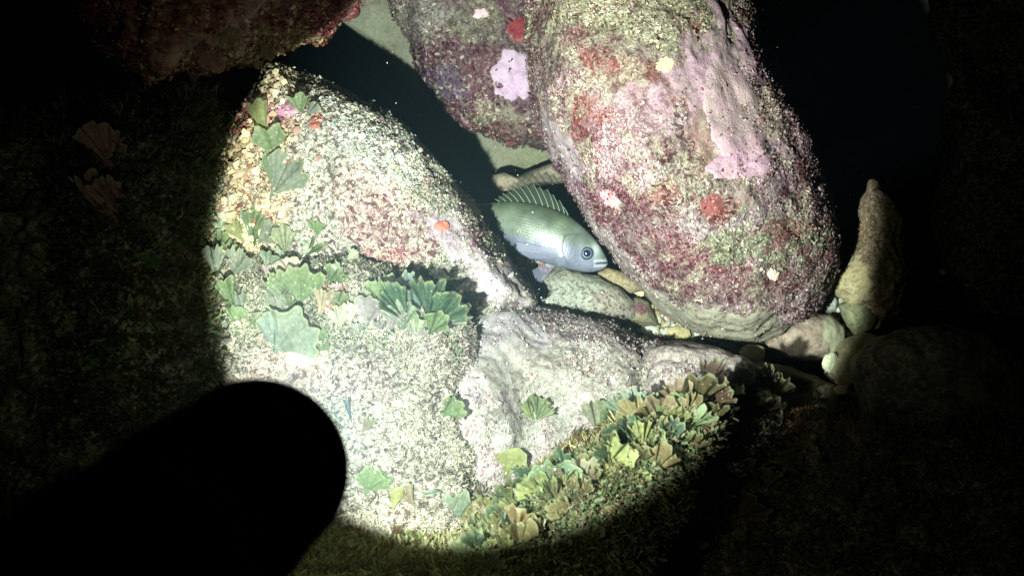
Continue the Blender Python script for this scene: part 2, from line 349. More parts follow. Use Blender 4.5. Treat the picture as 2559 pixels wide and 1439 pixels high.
left_rock = stone('boulder', (330, 640),
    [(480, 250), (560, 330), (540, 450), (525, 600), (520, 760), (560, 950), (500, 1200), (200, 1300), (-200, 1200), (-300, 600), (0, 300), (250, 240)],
    0.88, 0.12, 0.30, (0.06, 0.065, 0.03), n=240, lump=0.03, rough=0.01, seed=83, turf=0.8,  # base colour darkened in place of weaker light left of the beam
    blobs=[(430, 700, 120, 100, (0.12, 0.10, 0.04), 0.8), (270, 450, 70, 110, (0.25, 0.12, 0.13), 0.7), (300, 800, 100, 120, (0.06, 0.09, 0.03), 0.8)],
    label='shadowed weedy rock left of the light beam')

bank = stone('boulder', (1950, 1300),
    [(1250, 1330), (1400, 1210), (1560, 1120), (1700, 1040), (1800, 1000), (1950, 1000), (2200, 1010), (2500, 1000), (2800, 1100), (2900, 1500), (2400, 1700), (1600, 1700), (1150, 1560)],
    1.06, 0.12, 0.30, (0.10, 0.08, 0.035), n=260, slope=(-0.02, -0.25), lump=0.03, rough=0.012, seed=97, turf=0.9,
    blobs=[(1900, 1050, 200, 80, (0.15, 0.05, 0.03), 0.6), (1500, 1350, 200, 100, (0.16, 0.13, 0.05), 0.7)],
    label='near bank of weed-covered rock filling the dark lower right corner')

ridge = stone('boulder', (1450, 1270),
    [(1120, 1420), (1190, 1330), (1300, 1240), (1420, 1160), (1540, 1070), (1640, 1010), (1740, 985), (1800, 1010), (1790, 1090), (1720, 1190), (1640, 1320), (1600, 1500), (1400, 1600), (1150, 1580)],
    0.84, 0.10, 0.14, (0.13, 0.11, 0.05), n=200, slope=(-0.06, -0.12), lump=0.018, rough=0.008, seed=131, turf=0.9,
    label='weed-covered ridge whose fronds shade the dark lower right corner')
low_left = stone('boulder', (800, 1560),
    [(300, 1500), (600, 1420), (700, 1385), (820, 1350), (960, 1370), (1130, 1370), (1300, 1330), (1400, 1360), (1500, 1600), (1300, 1800), (500, 1800), (250, 1700)],
    0.75, 0.06, 0.2, (0.26, 0.24, 0.12), n=160, lump=0.012, rough=0.008, seed=101, turf=0.9,  # base colour brightened in place of stronger torch spill
    label='weedy rock edge along the bottom of the view, right of the torch')

stone('boulder', (1750, 925), [(1600, 905), (1625, 868), (1700, 858), (1780, 872), (1860, 895), (1905, 935), (1880, 990), (1800, 1030), (1700, 1030), (1630, 990)], 0.985, 0.05, 0.08, (0.29, 0.245, 0.22), n=140, flat=0.45, lump=0.006, rough=0.003, seed=37, turf=0.6,
      label='short mauve-brown hump at the right end of the low mauve rock')
# smaller stones wedged between the boulders
MOT = (0.38, 0.41, 0.31)
stone('stone', (1470, 740), [(1335, 700), (1400, 662), (1500, 688), (1555, 715), (1590, 750), (1600, 800), (1500, 825), (1340, 800)], 1.14, 0.045, 0.08, MOT, n=130, lump=0.005, rough=0.002, seed=5, turf=0.8,
      blobs=[(1420, 730, 60, 40, (0.34, 0.38, 0.3), 0.8), (1530, 750, 60, 50, (0.33, 0.28, 0.22), 0.8)], label='mottled green-grey stone directly beneath the head of the fish', mat=ROCK_FINE)
knob = stone('stone', (1310, 455), [(1224, 452), (1232, 436), (1255, 430), (1290, 440), (1335, 424), (1420, 395), (1440, 450), (1370, 458), (1310, 470), (1268, 490), (1244, 494), (1230, 478)], 1.27, 0.030, 0.04, (0.33, 0.29, 0.19), n=90, lump=0.003, rough=0.0015, seed=6, turf=0.2,
      blobs=[(1250, 474, 9, 9, (0.12, 0.05, 0.03), 1)], label='knobbly beige stone above the dorsal fin with a small brown hole in its end', mat=ROCK_FINE, flat=0.7)
stone('stone', (1555, 702), [(1492, 682), (1520, 668), (1560, 684), (1598, 708), (1606, 726), (1575, 732), (1540, 722)], 1.15, 0.014, 0.02, (0.33, 0.27, 0.13), n=60, lump=0.002, rough=0.001, seed=8, turf=0.1, label='ochre yellow shard of stone in front of the mouth of the fish', mat=ROCK_FINE)
stone('stone', (1598, 785), [(1550, 780), (1556, 752), (1590, 738), (1625, 750), (1645, 790), (1655, 815), (1610, 822), (1565, 815)], 1.15, 0.03, 0.05, (0.22, 0.20, 0.11), n=70, lump=0.003, rough=0.0015, seed=9, turf=0.4,
      blobs=[(1592, 770, 36, 26, (0.13, 0.04, 0.05), 1)], label='dark maroon and olive stone wedged left of the big boulder, below the fish', mat=ROCK_FINE)

pink_stone = stone('stone', (2015, 845), [(1908, 862), (1925, 822), (1965, 795), (2020, 778), (2078, 784), (2112, 815), (2118, 855), (2092, 892), (2010, 908), (1940, 895)], 1.16, 0.05, 0.07, (0.42, 0.33, 0.24), n=120, lump=0.004, rough=0.002, seed=12, turf=0.35,
      blobs=[(2095, 845, 30, 80, (0.5, 0.52, 0.33), 1, -8, 0.1)], label='rounded pinkish-beige stone with a pale yellow end at the lower right of the big boulder', mat=ROCK_FINE)
stone('stone', (2140, 790), [(2095, 762), (2130, 744), (2170, 755), (2192, 790), (2180, 822), (2140, 838), (2118, 815)], 1.18, 0.04, 0.05, (0.27, 0.30, 0.15), n=80, lump=0.003, rough=0.0015, seed=13, turf=0.3, label='olive green rounded stone right of the pinkish-beige stone', mat=ROCK_FINE)
stone('boulder', (2170, 680), [(2150, 545), (2160, 490), (2168, 455), (2190, 450), (2222, 500), (2250, 600), (2258, 700), (2240, 780), (2205, 800), (2175, 770), (2130, 745), (2094, 722), (2096, 695), (2120, 645), (2138, 595)], 1.17, 0.04, 0.1, (0.36, 0.29, 0.14), n=160, lump=0.014, rough=0.006, seed=14, turf=0.8, mottle=0.6, mo_a=(0.18, 0.08, 0.06),
      blobs=[(2180, 560, 40, 140, (0.34, 0.22, 0.12), 0.8), (2125, 700, 40, 50, (0.48, 0.42, 0.2), 0.8, 0, 0.3)], label='orange-yellow slab of rock lit beyond the shadow at the far right')
stone('stone', (2090, 930), [(2060, 930), (2075, 890), (2110, 850), (2160, 835), (2215, 850), (2230, 930), (2180, 990), (2100, 985)], 1.13, 0.05, 0.06, (0.36, 0.34, 0.17), n=90, lump=0.005, rough=0.002, seed=15, turf=0.4, label='pale yellowish stone half swallowed by shadow under the pinkish-beige stone', mat=ROCK_FINE)
stone('boulder', (2350, 930), [(2140, 900), (2200, 840), (2330, 815), (2480, 830), (2600, 900), (2600, 1050), (2350, 1100), (2160, 1040)], 1.05, 0.08, 0.1, (0.04, 0.035, 0.018), n=100, lump=0.008, rough=0.004, seed=16, turf=0.4, label='dark smooth rock outside the beam at the right edge')  # darkness outside the beam is put into the near-black base colour
stone('stone', (2088, 750), [(2058, 770), (2072, 735), (2090, 728), (2096, 755), (2090, 778), (2070, 782)], 1.20, 0.014, 0.02, (0.45, 0.5, 0.42), n=40, lump=0.001, rough=0.0008, seed=17, turf=0.0, label='small pale stone peeking out at the lower right corner of the big boulder', mat=ROCK_FINE)
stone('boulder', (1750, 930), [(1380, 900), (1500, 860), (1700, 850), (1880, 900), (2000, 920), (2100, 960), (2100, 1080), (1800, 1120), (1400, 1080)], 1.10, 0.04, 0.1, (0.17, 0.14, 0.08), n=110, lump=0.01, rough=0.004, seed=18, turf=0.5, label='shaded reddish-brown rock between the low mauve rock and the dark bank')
# near-black boulder added to keep the right edge dark behind
stone('boulder', (2500, 250), [(2360, 460), (2350, 330), (2340, 100), (2330, -200), (2500, -400), (3000, 0), (3000, 800), (2500, 850), (2350, 700)], 1.30, 0.08, 0.2, (0.035, 0.025, 0.015), n=110, lump=0.03, rough=0.006, seed=19, label='near-black boulder added beyond the big one at the right edge')

def pebble(px, py, rx, ry, rot, d, colr, seed, label):
    n = 26
    u = np.linspace(0, math.pi, n); v = np.linspace(0, 2 * math.pi, 2 * n, endpoint=False)
    U, V = np.meshgrid(u, v, indexing='ij')
    s = d / FOC; r_ = math.radians(rot)
    x = np.sin(U) * np.cos(V); y = np.sin(U) * np.sin(V); z = np.cos(U)
    loc = np.stack([x, y, z], -1); k = 1 + 0.13 * vnoise(loc + seed * 3.1, 1.3, seed) + 0.05 * vnoise(loc + seed, 3.5, seed)
    ix = (x * rx * math.cos(r_) - y * ry * math.sin(r_)) * k; iy = (x * rx * math.sin(r_) + y * ry * math.cos(r_)) * k
    d = d - 0.02; p = P(px + ix, py + iy, d - z * min(rx, ry) * 0.7 * s * k)
    t = np.array(colr) * (1 + 0.18 * fbm(p, 60, 3, seed))[..., None]
    o = mesh_np('pebble', p.reshape(-1, 3), grid_quads(n, 2 * n, True), PEBBLE, {'tint': np.clip(t, 0.01, 0.9).reshape(-1, 3)})
    return tag(o, label, 'pebble', 'pebbles wedged between the boulders')
GB = (0.40, 0.42, 0.32); YL = (0.36, 0.31, 0.15); OL = (0.26, 0.30, 0.15); WH = (0.42, 0.43, 0.36)
pebs = [
 (1622, 824, 24, 16, 15, 1.17, GB, 'pale oval pebble below the maroon and olive stone'),
 (1697, 832, 29, 18, 8, 1.16, YL, 'mustard yellow oval pebble under the left edge of the big boulder'),
 (1750, 838, 17, 12, 20, 1.17, GB, 'pale pebble directly right of the mustard yellow pebble'),
 (1655, 802, 17, 10, 30, 1.18, WH, 'small whitish pebble above the gap between pale oval and mustard yellow pebbles'),
 (1634, 755, 14, 10, 40, 1.19, WH, 'whitish pebble touching the boulder edge, right of the maroon stone'),
 (1661, 787, 9, 9, 0, 1.19, GB, 'tiny round pebble between two whitish pebbles by the boulder edge'),
 (1468, 770, 22, 10, 8, 1.15, YL, 'yellow pebble half sunk in the shadow above the mauve rock'),
 (1660, 833, 18, 13, 10, 1.19, OL, 'dark green pebble between the pale oval and mustard yellow pebbles'),
 (1780, 846, 20, 9, 15, 1.18, (0.42, 0.40, 0.24), 'flat cream pebble second to the right of the mustard yellow one'),
 (1820, 862, 22, 10, 18, 1.17, OL, 'flat olive pebble under the bottom of the big boulder'),
 (1878, 884, 32, 26, -15, 1.13, YL, 'yellow stone left of the pinkish-beige stone, partly in leafy shadow'),
 (1590, 725, 24, 10, 35, 1.18, (0.5, 0.46, 0.25), 'cream yellow sliver beside the ochre shard'),
 (1545, 790, 14, 18, 0, 1.21, OL, 'olive pebble behind the maroon and olive stone'),
 (2075, 905, 20, 26, 10, 1.11, (0.42, 0.44, 0.28), 'pale green pebble below the yellow end of the pinkish-beige stone'),
 (2185, 800, 14, 22, -20, 1.21, OL, 'narrow olive pebble at the right of the olive green stone'),
 (2100, 975, 18, 12, 0, 1.05, (0.3, 0.26, 0.16), 'faint brown pebble in the shadow under the pale yellowish stone'),
 (1700, 858, 14, 8, 5, 1.18, GB, 'thin grey pebble under the mustard yellow pebble'),
]
for i, pb in enumerate(pebs): pebble(*pb[:7], i + 3, pb[7])
# loose gravel in the gaps, too small and many to count
def gravel(name, regions, count, rmin, rmax, seed):
    rg = np.random.default_rng(seed)
    ico = np.array([(0, 0, 1), (.89, 0, .45), (.28, .85, .45), (-.72, .53, .45), (-.72, -.53, .45), (.28, -.85, .45), (.72, .53, -.45), (-.28, .85, -.45), (-.89, 0, -.45), (-.28, -.85, -.45), (.72, -.53, -.45), (0, 0, -1)])
    tri = np.array([(0,1,2),(0,2,3),(0,3,4),(0,4,5),(0,5,1),(1,6,2),(2,6,7),(2,7,3),(3,7,8),(3,8,4),(4,8,9),(4,9,5),(5,9,10),(5,10,1),(1,10,6),(6,11,7),(7,11,8),(8,11,9),(9,11,10),(10,11,6)])
    V_, F_, C_ = [], [], []
    for k in range(count):
        x0, y0, x1, y1, d0, d1 = regions[rg.integers(len(regions))]
        c = P(rg.uniform(x0, x1), rg.uniform(y0, y1), rg.uniform(d0, d1)); r = rg.uniform(rmin, rmax)
        s = ico * r * rg.uniform(0.55, 1.15, 3) * (1 + rg.uniform(-.15, .15, (12, 1)))
        a = rg.uniform(0, 6.28); R = np.array([(math.cos(a), -math.sin(a), 0), (math.sin(a), math.cos(a), 0), (0, 0, 1)])
        V_.append(s @ R + c); F_.append(tri + 12 * k)
        b = [GB, YL, OL, WH, (0.25, 0.12, 0.1), BEIGE][rg.integers(6)]; C_.append(np.repeat([np.array(b) * rg.uniform(.6, 1.1)], 12, 0))
    o = mesh_np(name, np.concatenate(V_), np.concatenate(F_), PEBBLE, {'tint': np.concatenate(C_)})
    return tag(o, kind='stuff')
gravel('gravel', [(1560, 730, 1900, 900, 1.17, 1.20), (1380, 700, 1640, 820, 1.22, 1.27), (2040, 720, 2200, 900, 1.20, 1.24), (1560, 760, 1760, 860, 1.15, 1.17), (1300, 640, 1420, 760, 1.15, 1.19)], 2200, 0.003, 0.008, 4)

# ------------------------------------------------------------------ what lies under a pixel
bpy.context.view_layer.update()
DG = bpy.context.evaluated_depsgraph_get()
def hit(px, py, only=None):
    tgt = Vector(P(px, py, 1.0)); d = (tgt - CAM).normalized(); org = CAM.copy()
    for _ in range(6):
        ok, loc, nr, idx, ob, mtx = scene.ray_cast(DG, org, d)
        if not ok: return None
        if only is None or ob.name == only.name:
            if nr.dot(d) > 0: nr = -nr
            return loc, nr, ob
        org = loc + d * 0.002
    return None

# ------------------------------------------------------------------ crusts grown on the stones (parts of them)
def crust(rock, name, px, py, rx, ry, rot, colr, colr2=None, seed=1, label=None, thick=0.0007, jag=0.26, lobes=0.0):
    n = 30; s, th = disc_grid(n)
    seeds = np.stack([np.cos(th), np.sin(th), np.full_like(th, seed * 1.7)], -1)
    rad = 1 + jag * fbm(seeds, 2.3, 4, seed) + 0.5 * jag * vnoise(seeds, 9, seed + 4)
    r_ = math.radians(rot)
    ex = s * rad * np.cos(th) * rx; ey = s * rad * np.sin(th) * ry
    X = px + ex * math.cos(r_) - ey * math.sin(r_); Y = py + ex * math.sin(r_) + ey * math.cos(r_)
    pts = np.zeros((n, n, 3)); ok = np.ones((n, n), bool)
    for i in range(n):
        for j in range(n):
            hh = hit(X[i, j], Y[i, j], rock)
            if hh is None: ok[i, j] = False; continue
            p = np.array(hh[0]); nr = np.array(hh[1])
            lift = thick * (1 - s[i, j] ** 8 * 2.2) + 0.0006 * vnoise(p, 300, seed)
            pts[i, j] = p + nr * lift
    q = grid_quads(n, n); q = q[ok.ravel()[q].all(1)]
    if len(q) < 8: return None
    pf = pts.reshape(-1, 3)
    ctr = pf[ok.ravel()].mean(0); pf[~ok.ravel()] = ctr
    if name == 'sponge_patch' and colr[1] < 0.2: colr = tuple(np.array(colr) * (0.62, 0.9, 0.9))
    c2 = np.array(colr2 or colr); m = np.clip(0.5 + 1.2 * fbm(pf, 45, 4, seed), 0, 1)[:, None] * 0.85
    edge = np.clip((s.ravel() - 0.82) / 0.18, 0, 1)[:, None]
    t = np.array(colr) * (1 - m) + c2 * m; t = t * (1 - 0.35 * edge) + np.array((0.5, 0.42, 0.4)) * 0.35 * edge
    t *= (1 + 0.16 * vnoise(pf, 400, seed) + 0.15 * fbm(pf, 120, 3, seed + 2))[:, None]
    o = mesh_np(name, pf, q, CRUST, {'tint': np.clip(t, 0.005, 0.9)}, parent=rock)
    if label: o['label'] = label
    return o
crust(purple_boulder, 'coralline_patch', 1284, 190, 60, 72, 10, (0.47, 0.33, 0.42), (0.42, 0.33, 0.38), 2, 'pale pink scalloped coralline patch', 0.003, 0.15)
crust(purple_boulder, 'coralline_patch', 1202, 36, 20, 14, 0, (0.62, 0.42, 0.42), None, 3, 'small round pink patch near the top edge')
crust(purple_boulder, 'sponge_patch', 1298, 74, 34, 30, -10, (0.34, 0.04, 0.045), None, 5, 'crimson crust beside the big boulder')
crust(right_boulder, 'coralline_patch', 1527, 498, 34, 20, 45, (0.60, 0.34, 0.35), (0.62, 0.24, 0.22), 6, 'bright pink oblong coralline patch', 0.003)
crust(right_boulder, 'coralline_patch', 1832, 285, 78, 150, -16, (0.40, 0.24, 0.28), (0.33, 0.25, 0.22), 7, 'large mauve-pink crust on the upper right face', 0.0013, 0.10)
crust(right_boulder, 'coralline_patch', 1860, 410, 100, 40, -8, (0.40, 0.25, 0.29), (0.34, 0.25, 0.24), 8, 'lower lobe of the mauve-pink crust', 0.0014, 0.12)
crust(right_boulder, 'sponge_patch', 1665, 160, 24, 22, 0, (0.46, 0.44, 0.22), None, 9, 'yellowish round sponge patch')
crust(right_boulder, 'sponge_patch', 1780, 515, 34, 30, 10, (0.28, 0.06, 0.05), None, 14, 'dark red round sponge patch')
crust(right_boulder, 'sponge_patch', 1930, 684, 17, 15, 10, (0.66, 0.5, 0.38), (0.55, 0.2, 0.12), 16, 'small pale orange barnacle-like spot', 0.005)
crust(left_boulder, 'sponge_patch', 1104, 565, 18, 17, 0, (0.42, 0.07, 0.045), (0.5, 0.13, 0.09), 21, 'bright red round sponge patch', 0.003)
crust(left_boulder, 'sponge_patch', 788, 308, 15, 20, 20, (0.36, 0.08, 0.06), None, 22, 'dull red sponge patch near the top')
crust(left_boulder, 'sponge_patch', 1212, 568, 24, 14, 30, (0.14, 0.035, 0.05), None, 23, 'maroon crust beside the black gap')
crust(left_boulder, 'sponge_patch', 1190, 604, 12, 18, 30, (0.15, 0.035, 0.05), None, 24)
crust(left_boulder, 'coralline_patch', 715, 275, 30, 20, 0, (0.3, 0.14, 0.2), None, 26)
crust(left_boulder, 'coralline_patch', 1230, 715, 44, 40, 20, (0.29, 0.25, 0.26), None, 27)
crust(near_rock, 'sponge_patch', 745, 900, 40, 20, 10, (0.55, 0.36, 0.27), None, 28)
crust(near_rock, 'sponge_patch', 832, 722, 36, 12, 45, (0.28, 0.06, 0.06), None, 29, 'thin dark red crust beside the fan algae')
crust(knob, 'pore', 1250, 474, 8, 8, 0, (0.05, 0.02, 0.012), (0.1, 0.04, 0.02), 30)

# ------------------------------------------------------------------ turf: thousands of tiny curled flakes
def turf(rock, count, name, seed, smin=0.0022, smax=0.0055, light=0.55, amax=1.9, cream_=(0.46, 0.45, 0.29), region=None, height=0.6, wd_=(.18, .42), cm_=0.5, dark=(0.5, 0.3, 0.3)):
    D = ROCKS[rock.name]; rg = np.random.default_rng(seed)
    w = (D['a'] < amax) * np.clip(D['turf'], 0, 1) ** 1.5 * np.clip(np.sin(np.clip(D['a'], 0.02, 1.57)), 0.02, 1)
    w = w * ((D['px'] > -40) & (D['px'] < 2600) & (D['py'] > -40) & (D['py'] < 1480))
    patch = np.clip(0.55 + 0.9 * fbm(D['p'], 26, 3, seed), 0.05, 1); w = w * patch
    if region: w = w * region(D['px'], D['py'])
    idx = rg.choice(len(w), count, p=w / w.sum())
    p = D['p'][idx] + rg.normal(0, 0.0012, (count, 3)); nr = D['n'][idx]; tn = D['tint'][idx]
    a = np.cross(nr, rg.normal(size=(count, 3))); a /= np.linalg.norm(a, axis=1, keepdims=True); b = np.cross(nr, a)
    L = (rg.uniform(smin, smax, count) * rg.uniform(.7, 1.3, count))[:, None]; Wd = L * rg.uniform(*wd_, (count, 1))
    up_ = rg.uniform(0.05, height, (count, 1))
    V_ = np.zeros((count, 6, 3))
    for k, (fa, fu, wd) in enumerate(((-0.5, 0.12, 0.6), (0.0, 0.42, 1.0), (0.5, 0.30, 0.5))):
        c = p + a * L * fa + nr * L * (fu * (0.4 + up_) + 0.10) + nr * up_ * L * (fa + .5) * 0.8
        sk = b * L * rg.uniform(-.25, .25, (count, 1))
        tl = nr * rg.uniform(-.5, .5, (count, 1))
        V_[:, 2 * k] = c + (b + tl) * Wd * wd + sk; V_[:, 2 * k + 1] = c - (b + tl) * Wd * wd + sk
    base = np.arange(count)[:, None] * 6
    q = np.concatenate([base + np.array([0, 1, 3, 2]), base + np.array([2, 3, 5, 4])])
    r = rg.random(count)[:, None]
    cream = np.array(cream_) * rg.uniform(.7, 1.15, (count, 1))
    c = np.where(r < light, tn * (1 - cm_) + cream * cm_, np.where(r < light + 0.27, tn * 1.1, tn * np.array(dark)))
    c *= rg.uniform(.75, 1.2, (count, 1))
    o = mesh_np(name, V_.reshape(-1, 3), q, TURF, {'tint': np.clip(np.repeat(c, 6, 0), 0.005, 0.85)}, smooth=False)
    return tag(o, kind='stuff')
turf(left_boulder, 56000, 'turf_algae', 1, 0.0014, 0.0037, cream_=(0.38, 0.37, 0.23))
turf(left_boulder, 9000, 'turf_nodules', 11, 0.003, 0.0065, 0.62, cream_=(0.45, 0.39, 0.19), region=lambda x, y: np.clip((720 - x) / 120, 0, 1) + 0.02, wd_=(.35, .6))
turf(near_rock, 80000, 'turf_algae', 2, 0.0014, 0.0038, 0.62, cream_=(0.22, 0.20, 0.14), wd_=(.12, .3), height=1.0, cm_=0.6, dark=(0.5, 0.44, 0.36))
turf(centre_rock, 24000, 'turf_algae', 3, 0.0015, 0.0036, 0.45, cream_=(0.36, 0.35, 0.28))
turf(right_boulder, 52000, 'turf_algae', 4, 0.0014, 0.0036, 0.42, cream_=(0.48, 0.43, 0.33), cm_=0.26, height=0.4)
turf(purple_boulder, 6000, 'turf_algae', 5, 0.0025, 0.006, 0.3)
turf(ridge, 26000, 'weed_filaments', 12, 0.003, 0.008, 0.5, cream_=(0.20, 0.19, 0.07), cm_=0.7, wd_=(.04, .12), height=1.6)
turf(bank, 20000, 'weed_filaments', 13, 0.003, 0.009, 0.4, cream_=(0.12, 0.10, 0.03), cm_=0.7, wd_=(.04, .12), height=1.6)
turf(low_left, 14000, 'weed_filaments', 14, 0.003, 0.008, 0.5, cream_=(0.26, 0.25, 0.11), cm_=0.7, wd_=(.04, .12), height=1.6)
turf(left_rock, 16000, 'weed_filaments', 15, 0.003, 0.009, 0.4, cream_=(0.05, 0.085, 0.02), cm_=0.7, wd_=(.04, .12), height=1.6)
turf(red_rock, 9000, 'turf_algae', 6, 0.002, 0.005, 0.15)

# ------------------------------------------------------------------ fan algae
def blade(bx, by, L, ang, span, colr, seed, lean=0.35, ruffle=0.10, parent=None, name='frond', base=None, notch=0.17, nr=12, nt_=40, edge=(0.22, 0.24, 0.12), curl=0.0):
    """one fan-shaped frond rooted on whatever stone lies under the pixel"""
    if base is None:
        hh = hit(bx, by)
        if hh is None: return None
        base = np.array(hh[0])
    d = (base - cm) @ fw; s = d / FOC; a0 = math.radians(ang)
    D_ = rt * math.cos(a0) + up * math.sin(a0); W_ = -rt * math.sin(a0) + up * math.cos(a0); Nc = -fw
    rr = np.linspace(0.0, 1, nr); tt = np.linspace(-1, 1, nt_)
    Rr, Tt = np.meshgrid(rr, tt, indexing='ij')
    th = Tt * math.radians(span) / 2 * (0.25 + 0.75 * Rr ** 0.5)
    sd = np.stack([Tt * 2.2, np.full_like(Tt, seed * 0.77), Rr * 0.4], -1)
    lobe = 1 - notch * np.clip(vnoise(sd, 1.3, seed) + 0.8 * vnoise(sd, 2.8, seed + 1) + 0.30 * vnoise(sd, 4.0, seed), -0.8, 1.3) - 0.16 * Tt ** 4
    r = Rr * L * s * (1 + (lobe - 1) * Rr)
    ru = ruffle * (1.4 * vnoise(sd, 1.2, seed + 3) * Rr + 0.35 * vnoise(sd, 3.5, seed + 3) * Rr ** 2)
    hgt = (lean * Rr + curl * Rr ** 2 + ru) * L * s + 0.001
    p = base + r[..., None] * (np.cos(th)[..., None] * D_ + np.sin(th)[..., None] * W_) + hgt[..., None] * Nc
    bands = 0.5 + 0.5 * np.sin(Rr * 30 + seed)
    c = np.array(colr) * (0.82 + 0.22 * bands[..., None]) * (1 + 0.15 * vnoise(p, 120, seed))[..., None]
    rays = 1 + 0.16 * vnoise(np.stack([Tt * 9, Rr * 0.6, np.full_like(Tt, seed)], -1), 1.0, seed)
    c = c * rays[..., None] * 0.84 * (1 + 0.22 * fbm(p, 55, 3, seed + 9))[..., None]
    e = np.clip((Rr - 0.90) / 0.10, 0, 1)[..., None] * 0.65
    c = c * (1 - e) + np.array(edge) * e
    return mesh_np(name, p.reshape(-1, 3), grid_quads(nr, nt_), FROND, {'tint': np.clip(c, 0.004, 0.9).reshape(-1, 3)}, origin=None if parent is not None else base, parent=parent)

G1 = (0.12, 0.165, 0.07); G2 = (0.165, 0.19, 0.13); G3 = (0.17, 0.19, 0.065); G4 = (0.055, 0.095, 0.05); TAN = (0.22, 0.18, 0.11); PK = (0.26, 0.13, 0.12); YG = (0.21, 0.23, 0.08)
FA = 'fan algae growing on the near rocks'
def fan(label, bx, by, specs, group=FA, name='fan_algae'):
    """specs: (dx, dy, length, angle, span, colour, lean[, ruffle])"""
    hh = hit(bx, by)
    if hh is None: return None
    if len(specs) == 1:
        q = specs[0]; o = blade(bx + q[0], by + q[1], q[2], q[3], q[4], q[5], int(bx + by), q[6], q[7] if len(q) > 7 else 0.14, name=name)
        return tag(o, label, 'seaweed', group) if o else None
    e = bpy.data.objects.new(name, None); COL.objects.link(e); e.location = hh[0]; e.empty_display_size = 0.02
    tag(e, label, 'seaweed', group)
    for k, q in enumerate(specs):
        h2 = hit(bx + q[0], by + q[1]); b2 = np.array(hh[0])
        if h2 is not None:
            b3 = np.array(h2[0]); d0 = (b2 - cm) @ fw; d3 = (b3 - cm) @ fw
            if abs(d3 - d0) < 0.06: b2 = b3
        blade(0, 0, q[2], q[3], q[4], q[5], int(bx * 3 + by + 31 * k), q[6], q[7] if len(q) > 7 else 0.10, parent=e, base=b2)
    return e

